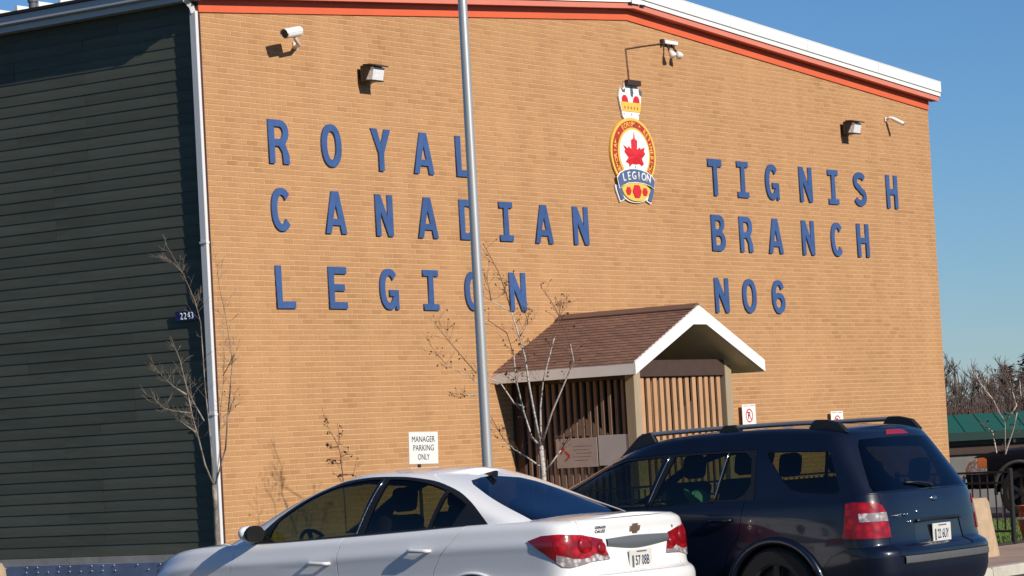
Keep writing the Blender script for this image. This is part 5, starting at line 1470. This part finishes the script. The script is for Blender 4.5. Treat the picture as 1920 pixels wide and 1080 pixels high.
# bright bar over the plate
bar = [(.402, .897), (.395, .842), (.20, .818), (0, .808), (-.20, .816), (-.39, .838), (-.44, .895), (-.2, .905), (0, .908), (.2, .904)]
cen = bmesh.new(); fr, bk = [], []
dens = []
for i in range(len(bar)):
    p, q = bar[i], bar[(i + 1) % len(bar)]
    for k in range(4): dens.append((p[0] + (q[0] - p[0]) * k / 4, p[1] + (q[1] - p[1]) * k / 4))
top_, bot_ = [], []
for k in range(25):
    y = .40 - .83 * k / 24
    zt = lerp_pts([(-.44, .897), (0, .906), (.41, .897)], y); zbm = lerp_pts([(-.44, .836), (0, .808), (.41, .840)], y)
    rowp = []
    for j, (f_, o_) in enumerate(((0, .002), (.12, .018), (.5, .020), (.88, .010), (1, .0))):
        p, n = on_rear(T_, y, zt + (zbm - zt) * f_); rowp.append(cen.verts.new(p + Vector((-o_, 0, 0))))
    top_.append(rowp)
for A, B in zip(top_, top_[1:]):
    for j in range(4): cen.faces.new((A[j], B[j], B[j + 1], A[j + 1]))
obj('trim_bar', cen, M['trim_silver'], lidp, smooth=True)
# cross shaped badge, model lettering, lock, plate
mtx = rear_matrix(T_, .0, .957, .004)
b_ = bmesh.new(); prism(b_, [(-.068, -.019), (-.030, -.019), (-.036, -.036), (.026, -.036), (.032, -.019), (.058, -.019), (.070, .019), (.032, .019), (.037, .036), (-.025, .036), (-.031, .019), (-.058, .019)], -.009, 0)
xform(b_, mtx); obj('badge', b_, M['bow_gold'], lidp)
for s_, y, z, h_, w_ in (('CHEVROLET', .448, .987, .020, .135), ('CRUZE', .455, .958, .024, .125)):
    b_ = text_bm(s_, h_, .003, .02, w_); xform(b_, rear_matrix(T_, y, z, .002)); obj('lettering', b_, M['satin_chrome'], lidp, kind='stuff')
plate_on(lidp, T_, 0.0, .722, '57 08B', .30, .15, .014)
b_ = bmesh.new(); lathe(b_, [(.012, 0), (.011, .003), (0, .004)], 12); xform(b_, rear_matrix(T_, -.54, .945, .001) @ Matrix.Rotation(math.pi / 2, 4, 'X')); obj('emblem_dot', b_, M['slate'], lidp)
for sgn in (1, -1):
    for cx in (.985, 3.67):
        arch_lip(sed, T_, cx, .325, .366, sgn, W, .013)
        arch_well(sed, cx, .362, .55, .875, sgn, .325)
        wheel(sed, cx, sgn * .79, .325, .21, 5, sgn)
# greenhouse
G = Shell(SG, sg_lo, sg_hi, 40, .032)
G_WF, G_WR, G_WQ, G_BL, G_WS, G_TRIM = 1, 2, 3, 4, 5, 6
def smooth_top(pts, x0, x1, n=28):
    q = sorted(pts)
    return [(x0 + (x1 - x0) * k / n, lerp_pts(q, x0 + (x1 - x0) * k / n)) for k in range(n + 1)]
roofline = [(.868, 1.040), (.95, 1.118), (1.08, 1.215), (1.30, 1.325), (1.55, 1.400), (1.80, 1.431), (2.05, 1.438), (2.35, 1.415), (2.60, 1.347), (2.80, 1.258), (3.04, 1.10), (3.20, .945)]
glassline = [(.90, 1.04), (1.10, 1.195), (1.30, 1.300), (1.55, 1.378), (1.80, 1.412), (2.05, 1.420), (2.35, 1.392), (2.60, 1.320), (2.80, 1.225), (2.98, 1.095), (3.02, .968)]
trim = smooth_top(roofline, 3.20, .868, 44) + [(.95, 1.028), (1.2, 1.022), (1.6, 1.010), (2.1, .993), (2.6, .970), (3.0, .950)]
both(G, trim, G_TRIM)
both(G, [(3.02, .968)] + smooth_top(glassline, 3.0, 1.985, 22) + [(2.135, 1.008), (2.6, .985)], G_WF, (G_TRIM,))
both(G, smooth_top(glassline, 1.895, 1.335, 14) + [(1.440, 1.038), (2.045, 1.012)], G_WR, (G_TRIM,))
both(G, smooth_top(glassline, 1.300, 1.105, 8) + [(1.215, 1.044), (1.405, 1.039)], G_WQ, (G_TRIM,))
backl = [(-.575, 1.062), (.575, 1.062), (.545, 1.15), (.50, 1.26), (.455, 1.345), (.40, 1.378), (.2, 1.398), (0, 1.404), (-.2, 1.398), (-.40, 1.378), (-.455, 1.345), (-.50, 1.26), (-.545, 1.15)]
G.cut(backl, G_BL, REAR, f_rear(1.75), (0,))
G.cut([(-.70, .96), (.70, .96), (.66, 1.15), (.56, 1.36), (0, 1.40), (-.56, 1.36), (-.66, 1.15)], G_WS, lambda v, s: (v.co.y, v.co.z), lambda f, s: f.calc_center_median().x > 2.4 and f[s.KIND] == 0, (0,))
G.part('roof', 0, W, sed, gap=.0, skirt=.01)
def split_side(sh, rid, name, mt, parent, **kw):
    for side in (1, -1):
        keep = [f for f in sh.bm.faces if f[sh.ID] == rid and f.calc_center_median().y * side < 0]
        for f in keep: f[sh.ID] = 99
        sh.part(name, rid, mt, parent, **kw)
        for f in keep: f[sh.ID] = rid
split_side(G, G_TRIM, 'window_trim', M['black_plastic'], sed, push=-.004)
split_side(G, G_WF, 'window', M['glass_clear'], sed, push=-.010)
split_side(G, G_WR, 'window', M['glass_tint'], sed, push=-.010)
split_side(G, G_WQ, 'window', M['glass_tint'], sed, push=-.010)
G.part('rear_window', G_BL, M['glass_rear'], sed, push=-.004)
G.part('windshield', G_WS, M['glass_clear'], sed, push=-.004)
G.liner('cabin_lining', {G_WF, G_WR, G_WQ, G_BL, G_WS}, .022, M['lining'], sed)
TG = G.tree()
# bright strip of the door frames, mirrors, antenna
for side in (1, -1):
    b_ = bmesh.new(); pts = [side_point(TG, 2.115 - .0 + (1.945 - 2.115) * k / 8, 1.012 + (1.418 - 1.012) * k / 8, side)[0] + Vector((0, side * .003, 0)) for k in range(9)]
    tube(b_, pts, .006, 6); obj('frame_strip', b_, M['satin_chrome'], sed, smooth=True)
    sp_, _ = side_point(TG, 3.06, .99, side)
    b_ = bmesh.new()
    prof = [(-.02, .018, .02), (.02, .05, .055), (.07, .062, .070), (.13, .060, .066), (.19, .045, .050), (.22, .02, .024)]
    rings = []
    for dy, rx_, rz_ in prof:
        rings.append([b_.verts.new((3.12 + rx_ * math.cos(2 * math.pi * k / 14), sp_.y + side * dy, 1.028 + rz_ * math.sin(2 * math.pi * k / 14) + dy * .12)) for k in range(14)])
    for A, B in zip(rings, rings[1:]):
        for k in range(14): b_.faces.new((A[k], A[(k + 1) % 14], B[(k + 1) % 14], B[k]))
    b_.faces.new(rings[0]); b_.faces.new(rings[-1])
    mr_ = obj('wing_mirror', b_, W, sed, smooth=True)
    b_ = bmesh.new(); ringb = [b_.verts.new((3.052, sp_.y + side * (.108 + .108 * math.cos(2 * math.pi * k / 16)), 1.040 + .068 * math.sin(2 * math.pi * k / 16))) for k in range(16)]
    b_.faces.new(ringb)
    bmesh.ops.extrude_face_region(b_, geom=b_.faces[:])
    for v in b_.verts[16:]: v.co.x += .03
    obj('mirror_glass', b_, M['black_plastic'], mr_)
    b_ = bmesh.new(); prism(b_, [(2.93, .955), (3.20, .948), (3.08, 1.045)], sp_.y - .004, sp_.y + .012) if side > 0 else prism(b_, [(2.93, .955), (3.20, .948), (3.08, 1.045)], sp_.y - .012, sp_.y + .004)
    obj('mirror_base', b_, M['black_plastic'], mr_)
h = TG.ray_cast(Vector((1.42, 0, 3)), Vector((0, 0, -1)))
b_ = bmesh.new(); prism(b_, [(1.49, h[0].z + .004), (1.34, h[0].z - .018), (1.335, h[0].z + .026), (1.35, h[0].z + .031)], -.014, .014); obj('antenna_fin', b_, M['black_plastic'], sed)
# cabin
obj('floor', bbox(.5, 3.5, -.72, .72, .30, .40), M['lining'], sed)
obj('dashboard', bbox(2.92, 3.36, -.70, .70, .66, .93, .05, 2), M['black_plastic'], sed, smooth=True, angle=50)
obj('parcel_shelf', bbox(.62, 1.12, -.62, .62, .98, 1.01), M['lining'], sed)
seat(sed, 2.22, .36, .42, .50); seat(sed, 2.22, -.36, .42, .50); seat(sed, 1.62, 0, .40, 1.24, back=.50)
steering(sed, 2.86, .37, .88)
b_ = text_bm('I', .01); b_.free()

# ------------------------------------------------------------------ navy wagon
suv = thing('navy_suv', 'dark navy sport utility wagon with roof rails parked behind the white car', 'car', (-6.3, -13.05, 0.0), None, math.pi / 2)
V = Shell(UB, ub_lo, ub_hi, 44, .012)
V_DF, V_DR, V_GATE, V_BUMP, V_TL, V_TR, V_WL, V_WR, V_HOLE, V_REC, V_HOOD, V_STEP, V_FLR = range(1, 14)
V.cut([(-1.62, .25), (1.62, .25), (1.45, .45), (1.28, .63), (1.10, .695), (.76, .70), (.735, .62), (-.735, .62), (-.76, .70), (-1.10, .695), (-1.28, .63), (-1.45, .45)], V_BUMP, REAR, f_rear(.95))
V.cut([(-.72, .622), (.72, .622), (.745, .80), (.76, .98), (.79, 1.2), (-.79, 1.2), (-.76, .98), (-.745, .80)], V_GATE, REAR, f_rear(.6), (0,))
tl_ = [(1.055, 1.035), (1.00, 1.045), (.82, 1.040), (.765, 1.015), (.735, .955), (.718, .765), (.90, .762), (1.125, .772)]
wl_ = [(.965, .957), (.728, .960), (.718, .892), (.967, .894)]
for sgn, ra, rb in ((1, V_TL, V_WL), (-1, V_TR, V_WR)):
    V.cut(tl_ if sgn > 0 else mirror(tl_), ra, REAR, f_rear(.8), (0, V_GATE, V_BUMP))
    V.cut(wl_ if sgn > 0 else mirror(wl_), rb, REAR, f_rear(.8), (ra,))
V.cut([(-.365, .865), (.365, .865), (.40, .66), (-.40, .66)], V_REC, REAR, f_rear(.6), (V_GATE,))
both(V, [(3.42, .36), (3.40, .80), (3.34, 1.2), (2.16, 1.2), (2.25, .95), (2.27, .36)], V_DF, (0,))
both(V, [(2.27, .36), (2.25, .95), (2.16, 1.2), (1.28, 1.2), (1.335, .98), (1.365, .82), (1.45, .72), (1.52, .56), (1.56, .36)], V_DR, (0,))
both(V, circle2(1.05, .36, .40), V_HOLE); both(V, circle2(3.92, .36, .40), V_HOLE)
V.cut([(3.7, -.85), (3.7, .85), (4.7, .80), (5.1, .3), (5.1, -.3), (4.7, -.80)], V_HOOD, TOP, f_top, (0,))
TV = V.tree()
NV = M['car_navy']
V.part('body', 0, NV, suv, gap=.0005, skirt=.012)
V.part('bumper', V_BUMP, NV, suv, gap=.003, skirt=.012)
gate = V.part('tailgate', V_GATE, NV, suv, gap=.004, skirt=.014)
V.part('plate_recess', V_REC, M['car_black'], gate, push=-.006)
V.part('hood', V_HOOD, NV, suv, gap=.003, skirt=.012)
for side in (1, -1):
    for rid in (V_DF, V_DR):
        keep = [f for f in V.bm.faces if f[V.ID] == rid and f.calc_center_median().y * side < 0]
        for f in keep: f[V.ID] = 99
        d_ = V.part('door', rid, NV, suv, gap=.0042, skirt=.012)
        for f in keep: f[V.ID] = rid
        if rid == V_DF: door_handle(d_, TV, 2.36, 2.56, .925, .928, side, NV)
        else: door_handle(d_, TV, 1.42, 1.62, .945, .945, side, NV)
for a, b in ((V_TL, V_WL), (V_TR, V_WR)):
    tl = V.part('tail_light', a, M['lamp_red'], suv, gap=.001, push=.009, skirt=.03)
    V.part('clear_lens', b, M['lamp_clear'], tl, gap=.0, push=.011, skirt=.02)
V.liner('body_lining', {V_HOLE}, .018, M['lining'], suv)
for sgn in (1, -1):
    for cx in (1.05, 3.92):
        arch_lip(suv, TV, cx, .36, .415, sgn, NV, .032, -14, 194, 'wheel_arch', .008)
        arch_well(suv, cx, .40, .58, .905, sgn, .36)
        wheel(suv, cx, sgn * .815, .365, .235, 6, sgn, M['dark_rim'])
# bumper step pad and lip over the plate
b_ = bmesh.new(); rows_ = []
for k in range(31):
    y = .70 - 1.40 * k / 30; rp = []
    for z_, o_ in ((.625, -.035), (.618, .012), (.598, .018), (.566, .016), (.556, .002)):
        p, n = on_rear(TV, y, min(z_, .60)); rp.append(b_.verts.new((p.x - o_, y, z_)))
    rows_.append(rp)
for A, B in zip(rows_, rows_[1:]):
    for j in range(4): b_.faces.new((A[j], B[j], B[j + 1], A[j + 1]))
obj('step_pad', b_, M['grey_plastic'], suv, smooth=True, angle=35)
b_ = bmesh.new(); tube(b_, [(on_rear(TV, y, .868)[0].x - .012, y, .872 + .006 * (1 - (y / .36) ** 2)) for y in [.36 - .72 * k / 16 for k in range(17)]], .014, 6); obj('gate_grip', b_, M['black_plastic'], gate, smooth=True)
plate_on(gate, TV, -.02, .762, '22 6UY', .30, .15, .010)
b_ = bmesh.new(); lathe(b_, [(.052, 0), (.05, .006), (.03, .010), (0, .011)], 24); xform(b_, rear_matrix(TV, -.01, 1.035, .001) @ Matrix.Diagonal((1.0, 1, .48, 1)) @ Matrix.Rotation(math.pi / 2, 4, 'X')); obj('badge', b_, M['satin_chrome'], gate, smooth=True)
b_ = text_bm('FREESTYLE', .026, .003, .02, .20); xform(b_, rear_matrix(TV, .555, .925, .001)); obj('lettering', b_, M['satin_chrome'], gate, kind='stuff')
b_ = text_bm('AWD', .022, .003, .02, .075); xform(b_, rear_matrix(TV, .455, .872, .001)); obj('lettering', b_, M['satin_chrome'], gate, kind='stuff')
for y, z in ((.315, .945), (.44, .872)):
    b_ = bmesh.new(); lathe(b_, [(.016, 0), (.014, .006), (0, .009)], 12); xform(b_, rear_matrix(TV, y, z, .001) @ Matrix.Rotation(math.pi / 2, 4, 'X')); obj('button', b_, M['chrome'], gate, smooth=True)
# greenhouse
K = Shell(UG, ug_lo, ug_hi, 40, .026)
K_TRIM, K_WF, K_WR, K_WQ, K_RW, K_WS, K_BR, K_DIV = 1, 2, 3, 4, 5, 6, 7, 8
both(K, [(3.42, 1.055), (3.10, 1.235), (2.78, 1.395), (2.50, 1.470), (2.0, 1.487), (1.5, 1.492), (1.22, 1.487), (1.22, 1.085), (2.2, 1.066), (3.2, 1.050)], K_TRIM)
both(K, [(3.28, 1.078), (3.05, 1.215), (2.74, 1.375), (2.48, 1.447), (2.10, 1.463), (2.245, 1.082)], K_WF, (K_TRIM,))
both(K, [(1.990, 1.465), (1.50, 1.473), (1.605, 1.102), (2.185, 1.074)], K_WR, (K_TRIM,))
both(K, [(1.475, 1.473), (1.33, 1.468), (1.275, 1.42), (1.265, 1.22), (1.32, 1.14), (1.40, 1.105), (1.578, 1.102)], K_DIV, (K_TRIM,))
both(K, [(1.135, 1.455), (1.10, 1.463), (.62, 1.448), (.585, 1.43), (.475, 1.15), (.49, 1.122), (.56, 1.117), (.82, 1.140), (.90, 1.165), (.97, 1.22), (1.13, 1.43)], K_WQ, (0,))
K.cut([(-.665, 1.118), (.690, 1.118), (.70, 1.16), (.672, 1.30), (.632, 1.475), (.60, 1.522), (.3, 1.530), (0, 1.532), (-.3, 1.530), (-.58, 1.522), (-.61, 1.475), (-.65, 1.30), (-.675, 1.16)], K_RW, REAR, f_rear(.75), (0,))
K.cut([(-.215, 1.548), (.215, 1.548), (.185, 1.580), (.12, 1.585), (-.12, 1.585), (-.185, 1.580)], K_BR, REAR, f_rear(.85), (0,))
K.cut([(-.80, 1.06), (.80, 1.06), (.68, 1.48), (0, 1.515), (-.68, 1.48)], K_WS, lambda v, s: (v.co.y, v.co.z), lambda f, s: f.calc_center_median().x > 2.5 and f[s.KIND] == 0, (0,))
K.part('roof', 0, NV, suv, skirt=.01)
split_side(K, K_TRIM, 'window_trim', M['black_plastic'], suv, push=-.004)
split_side(K, K_WF, 'window', M['glass_clear'], suv, push=-.010)
split_side(K, K_WR, 'window', M['glass_clear'], suv, push=-.010)
split_side(K, K_DIV, 'window', M['glass_clear'], suv, push=-.010)
split_side(K, K_WQ, 'window', M['glass_tint'], suv, push=-.005)
K.part('rear_window', K_RW, M['glass_rear'], suv, push=-.002)
K.part('windshield', K_WS, M['glass_clear'], suv, push=-.004)
K.part('brake_light', K_BR, M['lamp_mid_red'], suv, push=.006, skirt=.02)
K.liner('cabin_lining', {K_WF, K_WR, K_WQ, K_RW, K_WS, K_DIV}, .022, M['lining'], suv)
TK = K.tree()
for side in (1, -1):
    for (xa, za, xb, zc) in ((2.215, 1.080, 2.045, 1.463), (1.590, 1.102, 1.487, 1.473)):
        b_ = bmesh.new(); tube(b_, [side_point(TK, xa + (xb - xa) * k / 8, za + (zc - za) * k / 8, side)[0] + Vector((0, side * .003, 0)) for k in range(9)], .006, 6); obj('frame_strip', b_, M['satin_chrome'], suv, smooth=True)
    # roof rail on three feet
    yr = side * .60
    top = lambda x: TK.ray_cast(Vector((x, yr, 3)), Vector((0, 0, -1)))[0].z
    rz = lambda x: lerp_pts([(.60, 1.664), (.9, 1.674), (1.6, 1.668), (2.2, 1.655), (2.5, 1.636)], x)
    b_ = bmesh.new(); tube(b_, [(x, yr, rz(x)) for x in [.70 + 1.72 * k / 14 for k in range(15)]], .019, 8); rail = obj('roof_rail', b_, M['rail_grey'], suv, smooth=True)
    for q in ([(.50, top(.56) - .02), (.86, top(.86) - .01), (.80, rz(.80) + .022), (.70, rz(.72) + .022), (.58, rz(.62) - .002)], [(1.46, top(1.46) - .01), (1.68, top(1.68) - .01), (1.63, rz(1.63) + .021), (1.52, rz(1.52) + .021)], [(2.27, top(2.27) - .01), (2.66, top(2.66) - .02), (2.44, rz(2.44) + .004), (2.32, rz(2.32) + .022)]):
        b_ = bmesh.new(); prism(b_, q, yr - .024, yr + .024); bmesh.ops.bevel(b_, geom=b_.edges[:], offset=.008, segments=1, affect='EDGES'); obj('rail_foot', b_, M['black_plastic'], rail)
    sp_, _ = side_point(TK, 3.12, 1.10, side)
    b_ = bbox(3.08, 3.17, min(sp_.y - side * .02, sp_.y + side * .22), max(sp_.y - side * .02, sp_.y + side * .22), 1.06, 1.22, .035, 2); obj('wing_mirror', b_, NV, suv, smooth=True, angle=50)
# rear wiper
b_ = bmesh.new()
def rg_pt(y, z, o):
    h_ = TK.ray_cast(Vector((-1, y, z)), Vector((1, 0, 0))); return h_[0] + Vector((-o, 0, 0))
tube(b_, [rg_pt(-.02, 1.130, .02), rg_pt(.02, 1.150, .028), rg_pt(.16, 1.168, .022), rg_pt(.34, 1.172, .014)], [.017, .014, .010, .007], 6); obj('rear_wiper', b_, M['black_plastic'], suv, smooth=True)
obj('floor', bbox(.3, 3.6, -.82, .82, .38, .46), M['lining'], suv)
obj('dashboard', bbox(3.0, 3.5, -.78, .78, .72, 1.03, .05, 2), M['black_plastic'], suv, smooth=True, angle=50)
seat(suv, 2.32, .40, .50, .52, back=.66); seat(suv, 2.32, -.40, .50, .52, back=.66); seat(suv, 1.42, 0, .50, 1.36, back=.64)
seat(suv, .66, 0, .52, 1.20, back=.52)
steering(suv, 2.98, .40, .98)
b_ = bmesh.new(); lathe(b_, [(.095, 0), (.092, .04), (.075, .085), (.045, .11), (0, .118)], 20); prism(b_, [(-.02, -.09), (.10, -.07), (.15, 0), (.10, .07), (-.02, .09)], -.004, .006, 'z')
cap = obj('cap', b_, M['teal'], smooth=True, angle=50, loc=(-6.98, -11.16, 1.085)); cap.rotation_euler = (0.2, -.9, 2.4)
tag(cap, 'teal cap lying inside the blue wagon, seen through its side window', 'cap')

# ------------------------------------------------------------------ pickup at the right edge
TM = M['truck_paint']
tr = thing('pickup_truck', 'dark blue pickup at the right edge, only its nose in view', 'truck', (16.0, -7.90, 0.092), None, math.pi / 2)
PB = [(0, .12, 5.45, .90, .2, 5, .20, 3.6, .02), (.2, .05, 5.55, .965, .2, 5, .22, 3.8, .02), (.6, .05, 5.58, .985, .2, 5, .22, 3.8, .02), (.85, .06, 5.54, .975, .2, 5, .24, 3.6, .025), (1, .08, 5.44, .93, .2, 5, .28, 3.4, .03)]
pb_lo = HF((0, .48), (5.6, .46)); pb_hi = HF((0, 1.08), (3.4, 1.08), (4.0, 1.07), (5.0, 1.03), (5.6, .92))
Pk = Shell(PB, pb_lo, pb_hi, 26, .05)
both(Pk, circle2(1.30, .40, .46), 1); both(Pk, circle2(4.52, .40, .46), 1)
Pk.cut([(.15, -.80), (.15, .80), (1.95, .80), (1.95, -.80)], 2, TOP, f_top)
hl_ = [(5.66, .93), (5.14, .955), (5.09, .93), (5.09, .70), (5.66, .70)]
both(Pk, hl_, 3, (0,))
both(Pk, [(5.25, .96), (5.05, .96), (5.05, .80), (5.25, .80)], 4, (3,))
both(Pk, [(3.62, .50), (3.62, 1.3), (2.30, 1.3), (2.30, .50)], 5, (0,))
TP = Pk.tree()
Pk.part('body', 0, TM, tr, skirt=.012); split_side(Pk, 3, 'headlight', M['lamp_clear'], tr, push=.004, skirt=.02); split_side(Pk, 4, 'side_marker', M['amber'], tr, push=.006, skirt=.02)
Pk.part('door', 5, TM, tr, gap=.003, skirt=.012); Pk.liner('body_lining', {1, 2}, .018, M['lining'], tr)
PC = [(0, 2.0, 4.05, .92, .15, 5, .5, 3.2, .02), (.5, 2.06, 3.62, .86, .15, 5, .45, 3.2, .02), (1, 2.16, 3.2, .76, .2, 4, .4, 3, .03)]
Pc = Shell(PC, HF((2, 1.06), (4.1, 1.04)), HF((2, 1.74), (4.1, 1.68)), 16, .03)
both(Pc, [(3.55, 1.10), (3.22, 1.55), (3.0, 1.62), (2.3, 1.62), (2.25, 1.10)], 1)
Pc.cut([(-.74, 1.1), (.74, 1.1), (.64, 1.62), (-.64, 1.62)], 2, lambda v, s: (v.co.y, v.co.z), lambda f, s: f.calc_center_median().x > 3.0 and f[s.KIND] == 0, (0,))
Pc.part('roof', 0, TM, tr, skirt=.01); split_side(Pc, 1, 'window', M['glass_tint'], tr, push=-.006); Pc.part('windshield', 2, M['glass_tint'], tr, push=-.006)
obj('bumper', bbox(5.46, 5.70, -.96, .96, .46, .66, .04, 2), M['satin_chrome'], tr, smooth=True, angle=50)
obj('grille', bbox(5.50, 5.585, -.56, .56, .70, .93, .02, 2), M['black_plastic'], tr)
obj('bed_floor', bbox(.15, 1.98, -.82, .82, .60, .66), M['lining'], tr)
for sgn in (1, -1):
    for cx in (1.30, 4.52):
        arch_lip(tr, TP, cx, .40, .47, sgn, M['grey_plastic'], .03, -5, 185, 'wheel_arch', .006); arch_well(tr, cx, .455, .6, .96, sgn, .40); wheel(tr, cx, sgn * .84, .385, .26, 6, sgn, M['dark_rim'])
print('objects', len(bpy.data.objects), 'tris', sum(len(o.data.polygons) for o in bpy.data.objects if o.type == 'MESH'))
